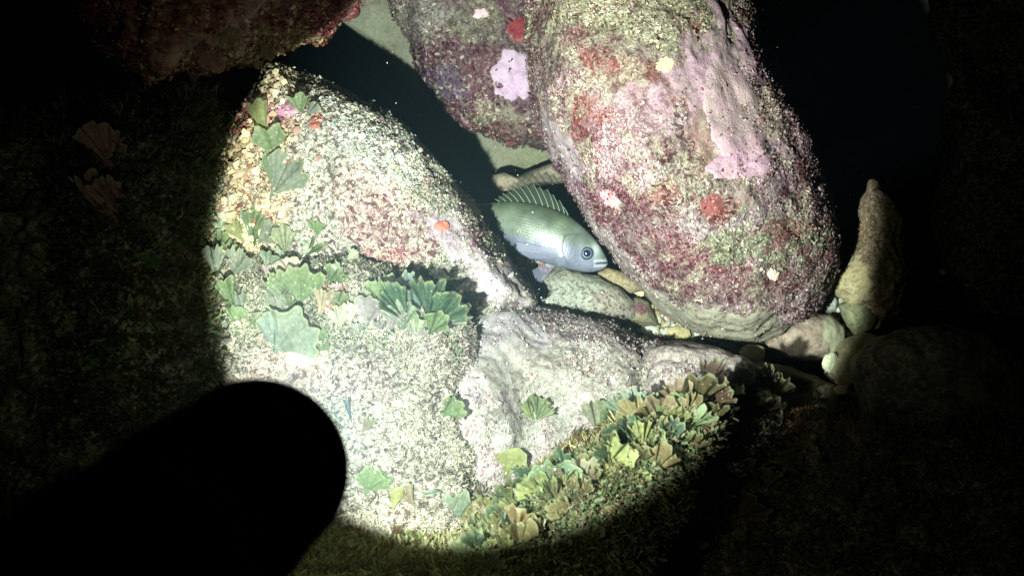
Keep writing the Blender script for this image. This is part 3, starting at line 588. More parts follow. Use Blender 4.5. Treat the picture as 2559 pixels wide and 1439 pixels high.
FR = [
 ('broad grey-green fan frond with a glinting rib on the left face of the big speckled boulder', 672, 500, [(0, 0, 125, 50, 70, G2, 0.30), (10, -20, 90, 85, 50, G1, 0.2)]),
 ('tall yellow-green upright frond near the top of the big speckled boulder', 690, 410, [(0, 0, 90, 100, 75, G1, 0.25), (-20, -60, 90, 105, 40, G3, 0.2)]),
 ('small crisp green tuft below the peak of the speckled boulder', 755, 290, [(0, 0, 52, 95, 90, G1, 0.4, 0.3), (10, 0, 40, 40, 70, G2, 0.3, 0.3)]),
 ('leafy green frond in the gap under the yellow-speckled face', 625, 610, [(0, 0, 85, 75, 60, G1, 0.3), (10, 5, 80, 35, 60, G2, 0.3), (-10, 0, 60, 120, 60, YG, 0.3)]),
 ('olive tan frond lying flat beside the gap fronds', 715, 650, [(0, 0, 80, 95, 60, (0.22, 0.24, 0.13), 0.12)]),
 ('upright apple-green paddle frond with a dark shadow at its top right', 750, 768, [(0, 0, 105, 84, 95, G1, 0.4)]),
 ('notched green frond leaning left of the apple-green paddle', 735, 770, [(0, 0, 80, 150, 55, G2, 0.25), (-10, -5, 85, 118, 40, G1, 0.3)]),
 ('smooth green frond at the edge of the light, left of the notched one', 592, 780, [(0, 0, 92, 115, 60, G1, 0.3)]),
 ('two green fronds at the dark left margin of the beam', 540, 700, [(0, 0, 80, 90, 50, G2, 0.25), (35, 0, 80, 60, 60, G2, 0.2)]),
 ('large rounded grey-green fan just above the torch', 682, 885, [(0, 0, 128, 42, 95, G2, 0.35), (0, 0, 100, 85, 60, (0.14, 0.18, 0.13), 0.2)]),
 ('buff translucent frond right of the apple-green paddle', 800, 795, [(0, 0, 80, 75, 55, TAN, 0.25), (15, 0, 60, 20, 60, G1, 0.3)]),
 ('dusty pinkish-grey fan cluster in the middle of the near rock', 915, 820, [(0, 0, 80, 80, 90, (0.2, 0.18, 0.16), 0.3), (60, 10, 75, 80, 70, (0.19, 0.17, 0.15), 0.3), (-40, 0, 60, 100, 70, (0.3, 0.26, 0.2), 0.25)]),
 ('bluish grey-green ruffled frond cluster at the edge of the speckled boulder', 1000, 770, [(0, 0, 85, 100, 70, G2, 0.4), (-30, 0, 80, 120, 50, G1, 0.35), (10, 10, 100, 75, 40, (0.12, 0.16, 0.14), 0.45)]),
 ('dark green bushy fronds casting a big shadow on the speckled boulder', 1080, 820, [(0, 0, 105, 50, 70, G4, 0.9, 0.3), (-10, -10, 110, 80, 60, G4, 1.0, 0.3), (-40, -10, 100, 100, 65, (0.11, 0.15, 0.11), 0.8, 0.3), (20, -5, 85, 32, 65, G2, 0.7, 0.3), (-50, 0, 115, 115, 50, G4, 1.0, 0.3), (-70, 10, 80, 95, 80, G2, 0.7, 0.3), (-10, 20, 70, 60, 90, G1, 0.6, 0.3)]),
 ('small pale green lobed frond below the dark bushy fronds', 1010, 830, [(0, 0, 60, 55, 90, G1, 0.45), (0, 0, 45, 120, 70, G2, 0.3)]),
 ('lone green frond with a detached shadow at the edge of the mauve rock', 1098, 1040, [(0, 0, 68, 35, 75, G1, 0.75)]),
 ('thin bluish seaweed stem beside the right rim of the torch', 880, 1060, [(0, 0, 70, 100, 18, (0.08, 0.09, 0.10), 0.3), (20, 30, 60, 60, 40, TAN, 0.4)]),
 ('dull green frond hugging the right rim of the torch', 915, 1235, [(0, 0, 70, 70, 110, G1, 0.35), (20, -20, 50, 40, 60, G4, 0.3)]),
 ('small olive tuft on the mauve rock', 1335, 1050, [(0, 0, 58, 125, 70, (0.20, 0.24, 0.10), 0.3, 0.25), (5, 0, 62, 80, 60, (0.16, 0.2, 0.1), 0.3, 0.25), (5, 0, 50, 45, 50, (0.2, 0.24, 0.12), 0.35, 0.25)]),
 ('wide yellow-green fan opening toward the mauve rock', 1265, 1200, [(0, 0, 85, 105, 150, YG, 0.35, 0.12), (0, 0, 100, 150, 60, G3, 0.3)]),
 ('large sea-green lobed frond dotted with white specks', 1390, 1240, [(0, 0, 100, 95, 110, (0.10, 0.16, 0.09), 0.45), (-10, 0, 70, 150, 70, (0.10, 0.16, 0.09), 0.4), (20, 20, 90, 240, 70, (0.11, 0.17, 0.09), 0.4)]),
 ('long dark-edged frond arching left above the bright sand-coloured turf', 1190, 1260, [(0, 0, 120, 168, 40, (0.10, 0.18, 0.14), 0.5), (0, 0, 80, 200, 60, G2, 0.3)]),
 ('pale green curled frond hanging below the dark-edged one', 1150, 1300, [(0, 0, 75, 100, 80, (0.16, 0.2, 0.13), 0.35), (20, 10, 60, 50, 60, TAN, 0.3)]),
 ('tan and rust coloured frond at the lower edge of the bright turf', 1040, 1270, [(0, 0, 75, 120, 50, TAN, 0.3), (-60, 10, 70, 75, 40, (0.26, 0.26, 0.1), 0.3)]),
 ('pale minty frilled frond at the top of the weed band', 1590, 1050, [(0, 0, 90, 100, 60, (0.20, 0.26, 0.18), 0.5, 0.3), (-20, 0, 80, 125, 50, (0.17, 0.23, 0.15), 0.5, 0.3), (10, 10, 85, 75, 45, (0.18, 0.24, 0.16), 0.55, 0.3)]),
 ('bright ribbed green fan highest in the weed band', 1690, 1060, [(0, 0, 80, 75, 100, (0.16, 0.22, 0.10), 0.6, 0.15), (-10, 10, 70, 110, 80, G3, 0.6, 0.2), (30, 10, 70, 50, 60, G1, 0.6)]),
 ('ragged tan-green frond left of the minty frilled one', 1490, 1080, [(0, 0, 85, 95, 70, (0.2, 0.21, 0.13), 0.4, 0.25), (0, 0, 70, 55, 60, G1, 0.45, 0.2)]),
 ('pinkish lobed frond standing in the dark at the far left', 285, 430, [(0, 0, 110, 95, 80, PK, 0.5, 0.2), (-10, 20, 90, 60, 60, PK, 0.4, 0.2)]),
 ('dull purple-pink ragged frond hanging in the dark at the far left', 320, 560, [(0, 0, 110, 110, 50, PK, 0.5, 0.2), (-60, -10, 110, 100, 50, (0.22, 0.12, 0.11), 0.4, 0.2), (-30, -10, 60, 250, 50, (0.22, 0.14, 0.08), 0.4, 0.2)]),
]
for lab, bx, by, sp in FR: fan(lab, bx, by, sp)

LAND = [(672, 500, 'glinting fan'), (750, 768, 'apple-green paddle'), (682, 885, 'large rounded fan'), (1080, 820, 'dark bushy fronds'), (1098, 1040, 'lone green frond'),
        (1265, 1200, 'wide yellow-green fan'), (1390, 1240, 'sea-green lobed frond'), (1190, 1260, 'arching frond'), (1590, 1050, 'minty frond'), (1690, 1060, 'ribbed green fan'),
        (1490, 1080, 'ragged tan-green frond'), (285, 430, 'pinkish lobed frond'), (1335, 1050, 'small olive tuft'), (1040, 1270, 'rust frond'), (640, 60, 'red overhang'), (540, 700, 'fronds at the beam margin'), (1900, 900, 'yellow stone'), (2000, 850, 'pinkish-beige stone'), (1750, 940, 'mauve-brown hump'), (1300, 1340, 'bottom edge middle'), (760, 1400, 'torch underside'), (300, 800, 'dark left rock'), (1900, 1300, 'lower right corner')]
def describe(px, py, L, c, what):
    hue = 'green' if c[1] > 1.35 * c[0] else 'pale tan' if c[0] > 0.24 and c[1] > 0.17 else 'reddish' if c[0] > 1.5 * c[1] else 'tan' if c[0] > 1.12 * c[1] else 'olive'
    if max(c) < 0.13: hue = 'dark ' + hue
    x, y, nm = min(LAND, key=lambda l: (l[0] - px) ** 2 + (l[1] - py) ** 2)
    dx, dy = px - x, py - y; far = 'just' if math.hypot(dx, dy) < 75 else 'slightly' if math.hypot(dx, dy) < 170 else 'well'
    v = 'above' if dy < 0 else 'below'; h = 'left of' if dx < 0 else 'right of'
    rel = h if abs(dx) > 2 * abs(dy) else v if abs(dy) > 2 * abs(dx) else v + ' and ' + h
    if len((hue + ' ' + what + ' ' + far + ' ' + rel + ' ' + nm).split()) > 13: rel = v
    return f"{'tiny' if L < 38 else 'small' if L < 55 else 'medium'} {hue} {what} frond {far} {rel} {nm}"
def jit(rg, c):
    k = rg.uniform(.65, 1.2); return tuple(v * k * rg.uniform(.93, 1.07) for v in c)
def scatter_fans(poly_fn, count, lmin, lmax, cols, seed, label, group, amin, amax, lean=(0.3, 0.8), ruf=0.2):
    rg = random.Random(seed); out = 0; tries = 0
    while out < count and tries < count * 6:
        tries += 1; px, py = poly_fn(rg)
        sp = [(rg.uniform(-14, 14), rg.uniform(-14, 14), rg.uniform(lmin, lmax) * rg.choice([0.75, 1, 1]), rg.uniform(amin, amax), rg.uniform(28, 90), jit(rg, rg.choice(cols)), rg.uniform(*lean), ruf)]
        if fan(describe(px, py, sp[0][2], sp[0][5], label), px, py, sp, group): out += 1
def band(rg):   # the lit part of the weed band running up to the right
    t = rg.random(); return 1180 + t * 580 + rg.uniform(-20, 30), 1330 - t * 300 + rg.uniform(-30, 110)
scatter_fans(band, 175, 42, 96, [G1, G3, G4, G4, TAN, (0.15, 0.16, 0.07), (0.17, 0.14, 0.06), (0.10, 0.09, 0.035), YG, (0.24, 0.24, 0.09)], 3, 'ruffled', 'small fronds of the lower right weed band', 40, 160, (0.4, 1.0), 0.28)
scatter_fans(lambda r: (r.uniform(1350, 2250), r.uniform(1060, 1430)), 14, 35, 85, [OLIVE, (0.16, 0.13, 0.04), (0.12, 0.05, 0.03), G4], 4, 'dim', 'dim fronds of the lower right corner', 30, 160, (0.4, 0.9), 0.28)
scatter_fans(lambda r: (r.uniform(700, 1500), r.uniform(1340, 1438)), 24, 35, 80, [G4, OLIVE, TAN, G3, (0.14, 0.09, 0.05)], 5, 'ragged', 'ragged fronds along the bottom edge', 40, 150, (0.3, 0.8), 0.28)
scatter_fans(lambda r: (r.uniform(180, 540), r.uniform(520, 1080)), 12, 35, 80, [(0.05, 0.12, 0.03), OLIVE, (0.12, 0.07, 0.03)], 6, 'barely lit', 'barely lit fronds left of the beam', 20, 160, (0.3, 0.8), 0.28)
scatter_fans(lambda r: (r.uniform(520, 860), r.uniform(580, 880)), 44, 28, 72, [G1, G2, (0.28, 0.3, 0.2), (0.3, 0.25, 0.2)], 8, 'flat', 'little fronds among the fan algae above the torch', 30, 150, (0.15, 0.5), 0.2)
scatter_fans(lambda r: (r.uniform(870, 1150), r.uniform(760, 900)), 22, 24, 50, [(0.3, 0.28, 0.24), G2, (0.25, 0.24, 0.2)], 9, 'crumpled', 'little greyish fronds beneath the bushy fronds', 30, 150, (0.15, 0.5), 0.25)
scatter_fans(lambda r: (r.uniform(380, 860), r.uniform(40, 180)), 8, 30, 70, [(0.3, 0.06, 0.05), PK, (0.25, 0.18, 0.1)], 10, 'lobed', 'dim red fronds of the top left rock', 200, 340, (0.1, 0.4), 0.2)

scatter_fans(lambda r: (r.uniform(1720, 1960), r.uniform(985, 1040)), 16, 50, 110, [(0.05, 0.03, 0.015), (0.05, 0.045, 0.018), (0.035, 0.045, 0.018)], 12, 'shaded', 'shaded brown fronds below the pinkish-beige stone', 50, 130, (0.5, 1.0), 0.25)  # shade is put into the fronds' own near-black browns

# leafy undergrowth between the fronds: a mass of small leaves nobody could count
def undergrowth(name, fn, count, lmin, lmax, cols, seed, hmax):
    rg = random.Random(seed); V_, C_ = [], []
    for _ in range(count):
        px, py = fn(rg); hh = hit(px, py)
        if hh is None or hh[2].name.startswith(('fan_algae', 'frond', 'undergrowth')): continue
        b = np.array(hh[0]); nr = np.array(hh[1]); L = rg.uniform(lmin, lmax)
        a = np.array([rg.gauss(0, 1) for _ in range(3)]); a = a / np.linalg.norm(a) + nr * 0.9 + up * 0.35; a /= np.linalg.norm(a)
        w = np.cross(a, [rg.gauss(0, 1) for _ in range(3)]); w /= np.linalg.norm(w); w = w * L * rg.uniform(.07, .24); n_ = np.cross(a, w)
        b = b + nr * rg.uniform(0, hmax)
        k1, k2, k3 = rg.uniform(-.5, .5), rg.uniform(-.9, .9), rg.uniform(-1.2, 1.2)
        V_.append([b + w * .2, b - w * .2, b + a * L * .4 + w * .9 + n_ * k1, b + a * L * .4 - w * .8 + n_ * k1 * .6, b + a * L * .75 + w + n_ * k2, b + a * L * .75 - w * .7 + n_ * k1, b + a * L * .95 + w * .4 + n_ * k3, b + a * L - w * .5 + n_ * k2])
        c = np.array(rg.choice(cols)) * rg.uniform(.6, 1.3); C_.append([c * .7, c * .7, c * .9, c * .9, c, c, c * 1.25, c * 1.25])
    V_ = np.array(V_); m = len(V_); base = np.arange(m)[:, None] * 8
    q = np.concatenate([base + np.array([0, 1, 3, 2]), base + np.array([2, 3, 5, 4]), base + np.array([4, 5, 7, 6])])
    return tag(mesh_np(name, V_.reshape(-1, 3), q, FROND, {'tint': np.clip(np.array(C_).reshape(-1, 3), 0.004, .8)}), kind='stuff')
UG = [(0.08, 0.10, 0.04), (0.06, 0.08, 0.03), (0.11, 0.10, 0.05), (0.09, 0.06, 0.03)]  # undergrowth colours darkened to read as shadow between the fronds
undergrowth('undergrowth', band, 12000, 0.003, 0.009, [(0.09, 0.12, 0.05), (0.11, 0.12, 0.06), (0.13, 0.10, 0.05), (0.07, 0.10, 0.04)], 21, 0.016)  # dark greens stand in for shadow under the band's fronds
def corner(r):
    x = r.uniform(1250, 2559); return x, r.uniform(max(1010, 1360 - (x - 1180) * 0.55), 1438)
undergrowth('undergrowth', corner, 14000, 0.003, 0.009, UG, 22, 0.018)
undergrowth('undergrowth', lambda r: (r.uniform(690, 1500), r.uniform(1335, 1439)), 8000, 0.003, 0.008, [(0.20, 0.23, 0.09), (0.14, 0.17, 0.07), (0.24, 0.22, 0.11), (0.22, 0.14, 0.07)], 23, 0.012)  # leaf colours brightened to stand in for spill along the bottom
undergrowth('undergrowth', lambda r: (r.uniform(150, 560), r.uniform(280, 1100)), 9000, 0.003, 0.009, [(0.02, 0.04, 0.01), (0.035, 0.035, 0.014), (0.035, 0.02, 0.01)], 24, 0.016)  # leaf colours darkened so the dim light is in the palette
undergrowth('undergrowth', lambda r: (r.uniform(500, 1160), r.uniform(650, 880)), 4500, 0.0025, 0.006, [G1, G2, (0.34, 0.33, 0.22), (0.27, 0.22, 0.16)], 25, 0.005)

# ------------------------------------------------------------------ fish
FD = 1.085; FS = FD / FOC
FC = (1370.0, 590.0)
fish = bpy.data.objects.new('fish', None); COL.objects.link(fish)
fish.matrix_world = Matrix.Translation(Vector(P(FC[0], FC[1], FD))) @ CM.to_4x4()
tag(fish, 'silvery green sea bream with raised spiny dorsal fin resting between the boulders', 'fish')
def fl(px, py, z=0.0):  # fish-local: pixel offsets on the fish's own plane, z towards the viewer (in pixels)
    return np.stack(np.broadcast_arrays((np.asarray(px, float) - FC[0]) * FS, -(np.asarray(py, float) - FC[1]) * FS, np.asarray(z, float) * FS), -1)
def fmesh(name, v, q, mat, parent=None, attrs=None, smooth=True):
    par = parent or fish
    o = mesh_np(name, v, q, mat, attrs, origin=(0, 0, 0), smooth=smooth); o.parent = par; o.location = (0, 0, 0)
    return o
TX = np.array([1519, 1514, 1508, 1498, 1483, 1470, 1455, 1428, 1400, 1358, 1317, 1275, 1244, 1200, 1160, 1130, 1105, 1090])
TT = np.array([657, 641, 630, 613, 594, 580, 566, 544, 529, 514, 505, 501, 502, 505, 502, 494, 489, 487])
TB = np.array([659, 667, 672, 676, 679, 680, 679, 674, 669, 656, 642, 624, 606, 577, 548, 524, 512, 510])
TW = np.array([2, 8, 12, 16, 21, 25, 29, 34, 37, 39, 38, 35, 31, 24, 16, 10, 7, 6])
zoff = lambda x: -np.clip((1420 - x) / 330, 0, 1) ** 1.5 * 90
m_fish, t, b = nt('fish_skin')
tcn = N(t, 'ShaderNodeTexCoord').outputs['Object']
tin = N(t, 'ShaderNodeAttribute', attribute_name='tint').outputs['Color']
nv = N(t, 'ShaderNodeTexVoronoi'); nv.inputs['Scale'].default_value = 520; t.links.new(tcn, nv.inputs['Vector'])
nz = noise(t, tcn, 160, 4, 0.6)
cc = mix(t, 0.35, tin, mix(t, 1.0, tin, mix(t, nz.outputs['Fac'], (0.45, 0.45, 0.45, 1), (1.5, 1.5, 1.5, 1)), 'MULTIPLY'))
t.links.new(cc, b.inputs['Base Color']); b.inputs['Roughness'].default_value = 0.42; b.inputs['Metallic'].default_value = 0.25; b.inputs['Specular IOR Level'].default_value = 0.45
bp = N(t, 'ShaderNodeBump'); bp.inputs['Strength'].default_value = 0.25; bp.inputs['Distance'].default_value = 0.0006
t.links.new(nv.outputs['Distance'], bp.inputs['Height']); t.links.new(bp.outputs[0], b.inputs['Normal'])

ns, na = 260, 260
tpar = np.linspace(0, 1, ns); u_ = np.interp(np.linspace(0, 1, ns), np.linspace(0, 1, len(TX)), np.arange(len(TX)))
def sm(arr):
    y = np.interp(u_, np.arange(len(TX)), arr.astype(float)); k = np.hanning(13); k /= k.sum()
    yy = np.convolve(np.pad(y, 6, mode='reflect', reflect_type='odd'), k, 'valid'); return yy
sx, st, sb_, sw = sm(TX), sm(TT), sm(TB), np.maximum(sm(TW), 1.0)
A = np.linspace(0, 2 * math.pi, na, endpoint=False)
Xf = sx[:, None] + 0 * A; mid = (st + sb_) / 2; hh_ = (sb_ - st) / 2
Yf = mid[:, None] - hh_[:, None] * np.sign(np.cos(A)) * np.abs(np.cos(A)) ** 0.95
Zf = sw[:, None] * np.sign(np.sin(A)) * np.abs(np.sin(A)) ** 0.85 + zoff(Xf)
# gill cover edge: a shallow step, and the mouth: a groove
gx = 1403 - 0.0 * Yf + np.where(Yf < 618, (618 - Yf) * 0.55, (618 - Yf) * -0.0)
inh = (Yf > 588) & (Yf < 664) & (Zf > zoff(Xf))
gdist = Xf - (1402 + np.clip(np.abs(Yf - 622) / 40, 0, 1) ** 2 * 16)
Zf = Zf + np.where(inh, 2.2 * np.clip(gdist / 4, 0, 1) * np.exp(-np.clip(gdist, 0, 200) / 45), 0)
mouth_y = 657 + (1517 - Xf) * 0.06
mg = np.exp(-((Yf - mouth_y) / 1.8) ** 2) * (Xf > 1488)
Zf = Zf - np.where(Zf > 0, 4.0 * mg, 0)
vv = fl(Xf, Yf, Zf)
# colour of the skin: green back, lavender flank and belly
fr = (Yf - st[:, None]) / np.maximum(2 * hh_[:, None], 1)
back = np.array((0.17, 0.235, 0.13)); flank = np.array((0.32, 0.385, 0.28)); belly = np.array((0.35, 0.385, 0.47)); head = np.array((0.34, 0.42, 0.38))
nzv = 0.05 * fbm(vv * 1.0, 90, 3, 5)
k1 = np.clip((fr + nzv - 0.05) / 0.5, 0, 1)[..., None]; k2 = np.clip((fr + nzv - 0.60 + 0.12 * (Xf > 1400)) / 0.13, 0, 1)[..., None]
ct = back * (1 - k1) + flank * k1; ct = ct * (1 - k2) + belly * k2
kh = np.clip((Xf - 1415) / 30, 0, 1)[..., None] * (1 - k2); ct = ct * (1 - 0.55 * kh) + head * 0.55 * kh
rows = np.sin((fr - (Xf - 1300) * 0.0004) * 2 * math.pi * 19) * ((fr > 0.30) & (fr < 0.72) & (Xf < 1398) & (Xf > 1275))
ct = ct * (1 + 0.42 * rows * (0.6 + 0.8 * np.clip(fbm(vv, 60, 2, 44), -0.6, 0.8)))[..., None]
ct = ct * (0.40 * (1 + 0.34 * fbm(vv, 70, 5, 8)))[..., None]
ct = ct * (1 - 0.75 * mg[..., None]) 
lips = np.exp(-((np.abs(Yf - mouth_y) - 6) / 3.5) ** 2) * (Xf > 1482); ct = ct * (1 - 0.4 * lips[..., None]) + np.array((0.62, 0.66, 0.66)) * 0.4 * lips[..., None]
gl = np.exp(-((gdist + 1.5) / 2.0) ** 2) * inh * (Yf < 645); ct = ct * (1 - 0.65 * gl[..., None])
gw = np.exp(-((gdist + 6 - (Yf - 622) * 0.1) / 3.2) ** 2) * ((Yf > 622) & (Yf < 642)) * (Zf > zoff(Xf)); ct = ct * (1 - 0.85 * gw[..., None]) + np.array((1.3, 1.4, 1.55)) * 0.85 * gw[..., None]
br = np.exp(-(((Xf - 1487) / 11) ** 2 + ((Yf - 622) / 15) ** 2)) * (Zf > 0); ct = ct * (1 - 0.6 * br[..., None]) + np.array((0.62, 0.72, 0.66)) * 0.6 * br[..., None]
body = fmesh('body', vv.reshape(-1, 3), grid_quads(ns, na, True), m_fish, attrs={'tint': np.clip(ct, 0.01, 0.9).reshape(-1, 3)})

def plain(name, colr, rough=0.5, metal=0.0, spec=0.4, alpha=1.0, trans=0.0):
    m, t, b = nt(name); b.inputs['Base Color'].default_value = (*colr, 1); b.inputs['Roughness'].default_value = rough
    b.inputs['Metallic'].default_value = metal; b.inputs['Specular IOR Level'].default_value = spec; b.inputs['Alpha'].default_value = alpha
    n_ = noise(t, N(t, 'ShaderNodeTexCoord').outputs['Object'], 400, 3)
    t.links.new(mix(t, 0.35, (*colr, 1), mix(t, n_.outputs['Fac'], tuple(c * .4 for c in colr) + (1,), tuple(min(1, c * 1.6) for c in colr) + (1,))), b.inputs['Base Color'])
    return m
M_MEM = plain('fin_membrane', (0.035, 0.045, 0.022), 0.4, alpha=0.5)
M_MEMP = plain('pale_fin_membrane', (0.20, 0.21, 0.28), 0.4, alpha=0.3)
M_SPINE = plain('fin_spine', (0.15, 0.20, 0.15), 0.4)
M_RAY = plain('fin_ray_tissue', (0.2, 0.21, 0.27), 0.4, alpha=0.4)
M_PUPIL = plain('eye_pupil', (0.008, 0.012, 0.03), 0.12, spec=0.8)
M_IRIS = plain('eye_iris', (0.05, 0.08, 0.09), 0.25, 0.3)
M_RING = plain('eye_ring', (0.42, 0.46, 0.38), 0.3, 0.2)
M_HALO = plain('pupil_rim', (0.30, 0.36, 0.48), 0.3, 0.2)

def dome(name, cx, cy, r, z, hgt, mat, parent, ry=None):
    n = 14; k = 40; ry = ry or r
    a = np.linspace(0, 1, n)[:, None]; th = np.linspace(0, 2 * math.pi, k, endpoint=False)[None]
    x = cx + r * np.sin(a * math.pi / 2) * np.cos(th); y = cy + ry * np.sin(a * math.pi / 2) * np.sin(th); zz = z + hgt * np.cos(a * math.pi / 2) + 0 * th
    return fmesh(name, fl(x, y, zz).reshape(-1, 3), grid_quads(n, k, True), mat, parent)
eye = dome('eye', 1462, 633, 21.5, 19.0, 13, M_RING, fish, 21)
dome('iris', 1463, 633.5, 18.6, 23.4, 9.6, M_IRIS, eye, 18)
dome('pupil_rim', 1464, 634, 11.5, 29.5, 4.6, M_HALO, eye)
dome('pupil', 1464.3, 634, 9.8, 31, 4.6, M_PUPIL, eye)

def tube(name, pts, r0, r1, mat, parent, k=8):
    pts = np.array(pts, float); n = len(pts)
    T_ = np.gradient(pts, axis=0); T_ /= np.linalg.norm(T_, axis=1, keepdims=True) + 1e-9
    ref = np.array((0, 0, 1.0)); B = np.cross(T_, ref); B /= np.linalg.norm(B, axis=1, keepdims=True) + 1e-9; C_ = np.cross(T_, B)
    r = np.linspace(r0, r1, n)[:, None, None]; a = np.linspace(0, 2 * math.pi, k, endpoint=False)
    v = pts[:, None] + r * (np.cos(a)[None, :, None] * B[:, None] + np.sin(a)[None, :, None] * C_[:, None])
    return fmesh(name, v.reshape(-1, 3), grid_quads(n, k, True), mat, parent)
# dorsal fin: eleven spines on a dark membrane
sb = [(1421, 541), (1411, 535), (1399, 529), (1386, 524), (1372, 519), (1358, 515), (1343, 511), (1328, 508), (1313, 505), (1298, 503), (1283, 502), (1268, 502), (1254, 503)]
stp = [(1408, 516), (1398, 500), (1382, 486), (1368, 472), (1349, 466), (1333, 459), (1315, 461), (1299, 464), (1282, 468), (1270, 475), (1256, 480), (1246, 487), (1236, 494)]
mem_v = []
for j in np.linspace(0, 1, 9):
    row = []
    for i in range(len(sb)):
        row.append((sb[i][0] * (1 - j) + stp[i][0] * j, sb[i][1] * (1 - j) + stp[i][1] * j + 3 * (1 - j)))
        if i < len(sb) - 1:
            mx_, my_ = [(sb[i][c] + sb[i + 1][c]) / 2 * (1 - j) + (stp[i][c] + stp[i + 1][c]) / 2 * j for c in (0, 1)]
            row.append((mx_, my_ + 6 * j ** 3))
    mem_v.append(row)
mem_v = np.array(mem_v); jj = np.linspace(0, 1, 9)[:, None]
dz = zoff(mem_v[..., 0]) + 3 * np.sin(np.arange(mem_v.shape[1]) * math.pi)[None] - 6 * jj
dorsal = fmesh('dorsal_fin', fl(mem_v[..., 0], mem_v[..., 1], dz).reshape(-1, 3), grid_quads(9, mem_v.shape[1]), M_MEM)
for (x0, y0), (x1, y1) in zip(sb, stp):
    L = [fl(x0 + (x1 - x0) * q + 2.5 * math.sin(q * math.pi), y0 + 4 + (y1 - y0 - 4) * q, zoff(np.array(x0)) + 1 - 6 * q) for q in np.linspace(0, 1, 7)]
    tube('spine', L, 0.00075, 0.00022, M_SPINE, dorsal)
def fan_fin(name, base, tips, z0, z1, mat, rays=7, parent=None):
    base = np.array(base, float); tips = np.array(tips, float)
    m = 9; tj = np.linspace(0, 1, m)[:, None, None]
    ti = np.stack([np.interp(np.linspace(0, 1, 15), np.linspace(0, 1, len(tips)), tips[:, c]) for c in (0, 1)], -1)
    bi = np.stack([np.interp(np.linspace(0, 1, 15), np.linspace(0, 1, len(base)), base[:, c]) for c in (0, 1)], -1)
    g_ = bi[None] * (1 - tj) + ti[None] * tj
    zz = z0 + (z1 - z0) * tj[..., 0] + zoff(g_[..., 0])
    f = fmesh(name, fl(g_[..., 0], g_[..., 1], zz).reshape(-1, 3), grid_quads(m, 15), mat)
    for k in np.linspace(0, 14, rays).astype(int):
        tube('fin_ray', fl(g_[:, k, 0], g_[:, k, 1], zz[:, k] + 0.6), 0.00035, 0.00015, M_RAY, f, 6)
    return f
pf = fan_fin('pectoral_fin', [(1396, 626), (1392, 644)], [(1288, 606), (1296, 630), (1325, 648)], 36, 46, M_MEMP, 6)
fan_fin('pelvic_fin', [(1386, 664), (1366, 658)], [(1352, 706), (1338, 700), (1330, 676)], 12, 26, M_MEMP, 5)
fan_fin('anal_fin', [(1262, 614), (1210, 582)], [(1262, 648), (1225, 625), (1195, 590)], 0, 0, M_MEM, 6)
fan_fin('tail_fin', [(1098, 487), (1098, 511)], [(1030, 440), (1052, 478), (1056, 510), (1036, 556)], 0, -8, M_MEM, 9)

# ------------------------------------------------------------------ dive torch, held between the viewer and the rocks
torch = bpy.data.objects.new('dive_torch', None); COL.objects.link(torch)
AX = Vector(P(652, 1165, 0.305)) - Vector(P(230, 1530, 0.19)); TLEN = AX.length; AX.normalize()
TD = (AIM - TIP).normalized()
torch.matrix_world = Matrix.Translation(TIP) @ AX.to_track_quat('Z', 'Y').to_matrix().to_4x4()
tag(torch, 'black cylindrical dive torch silhouetted in the foreground at the lower left', 'torch')
mt_, t, b = nt('black_anodised_metal')
n_ = noise(t, N(t, 'ShaderNodeTexCoord').outputs['Object'], 90, 4)
t.links.new(mix(t, n_.outputs['Fac'], (0.003, 0.003, 0.004, 1), (0.008, 0.008, 0.010, 1)), b.inputs['Base Color']); b.inputs['Roughness'].default_value = 1.0; b.inputs['Specular IOR Level'].default_value = 0.0
M_LENS = plain('torch_lens', (0.05, 0.05, 0.05), 0.1)
def lathe(name, prof, mat, parent, k=72):
    prof = np.array(prof, float); a = np.linspace(0, 2 * math.pi, k, endpoint=False)
    v = np.stack([prof[:, 0:1] * np.cos(a), prof[:, 0:1] * np.sin(a), prof[:, 1:2] + 0 * a], -1)
    o = mesh_np(name, v.reshape(-1, 3), grid_quads(len(prof), k, True), mat, origin=(0, 0, 0)); o.parent = parent; o.location = (0, 0, 0); return o
R0 = 0.0311
lathe('head', [(0, -0.075), (R0 * 0.8, -0.075), (R0 * .97, -0.068), (R0 * .97, -0.016), (R0 * 0.95, -0.014), (R0 * .95, -0.012), (R0 * 0.97, -0.010)], mt_, torch)
lathe('bezel', [(R0 * .96, -0.0102), (R0, -0.009), (R0 * 1.005, -0.004), (R0 * .99, -0.0012), (R0 * .95, -0.0005), (R0 * .86, -0.0008), (R0 * .84, -0.004), (R0 * .84, -0.0085)], mt_, torch)
lathe('lens', [(0.0001, -0.006), (R0 * .5, -0.0062), (R0 * .85, -0.007)], M_LENS, torch)
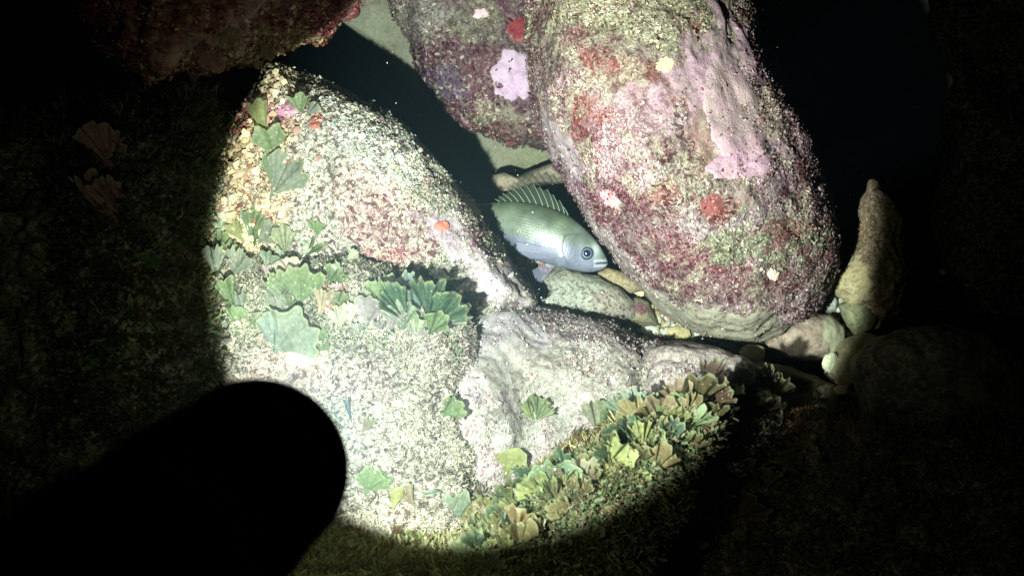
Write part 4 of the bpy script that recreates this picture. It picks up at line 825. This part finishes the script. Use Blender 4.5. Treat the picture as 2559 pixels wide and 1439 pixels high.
lathe('body', [(R0 * .9, -0.0755), (R0 * .9, -0.10), (R0 * 0.93, -0.102), (R0 * .93, -0.108), (R0 * .9, -0.110), (R0 * .9, -TLEN), (R0 * 0.8, -TLEN - 0.008), (0.0001, -TLEN - 0.008)], mt_, torch)

# the water itself, faintly clouded
V0 = np.array((-3.2, -1.2, -1.9)); V1 = np.array((3.2, 3.6, 1.6))
hv = np.array([[V0[0] if i & 1 == 0 else V1[0], V0[1] if i & 2 == 0 else V1[1], V0[2] if i & 4 == 0 else V1[2]] for i in range(8)])
hm = bpy.data.materials.new('clouded_water'); hm.use_nodes = True; ht = hm.node_tree
ht.nodes.remove(ht.nodes['Principled BSDF']); pv = ht.nodes.new('ShaderNodeVolumePrincipled')
pv.inputs['Density'].default_value = 0.045; pv.inputs['Color'].default_value = (0.45, 0.75, 0.85, 1); pv.inputs['Anisotropy'].default_value = 0.3
ht.links.new(pv.outputs[0], ht.nodes['Material Output'].inputs['Volume'])
tag(mesh_np('haze', hv, [[0, 2, 3, 1], [4, 5, 7, 6], [0, 1, 5, 4], [2, 6, 7, 3], [0, 4, 6, 2], [1, 3, 7, 5]], hm, smooth=False), kind='stuff')

# ------------------------------------------------------------------ drifting specks in the water
def specks(count, seed):
    rg = np.random.default_rng(seed); octa = np.array([(1, 0, 0), (-1, 0, 0), (0, 1, 0), (0, -1, 0), (0, 0, 1), (0, 0, -1)], float)
    tri = np.array([(0, 2, 4), (2, 1, 4), (1, 3, 4), (3, 0, 4), (2, 0, 5), (1, 2, 5), (3, 1, 5), (0, 3, 5)])
    V_, F_ = [], []
    for k in range(count):
        V_.append(octa * rg.uniform(.5, 1.2, 3) * rg.uniform(0.0002, 0.0007) * (1.5 if rg.random() < 0.06 else 0.8) + P(rg.uniform(300, 2300), rg.uniform(0, 1439), rg.uniform(0.62, 1.15))); F_.append(tri + 6 * k)
    return tag(mesh_np('drifting_specks', np.concatenate(V_), np.concatenate(F_), plain('pale_speck', (0.6, 0.62, 0.58)), smooth=False), kind='stuff')
specks(380, 5)
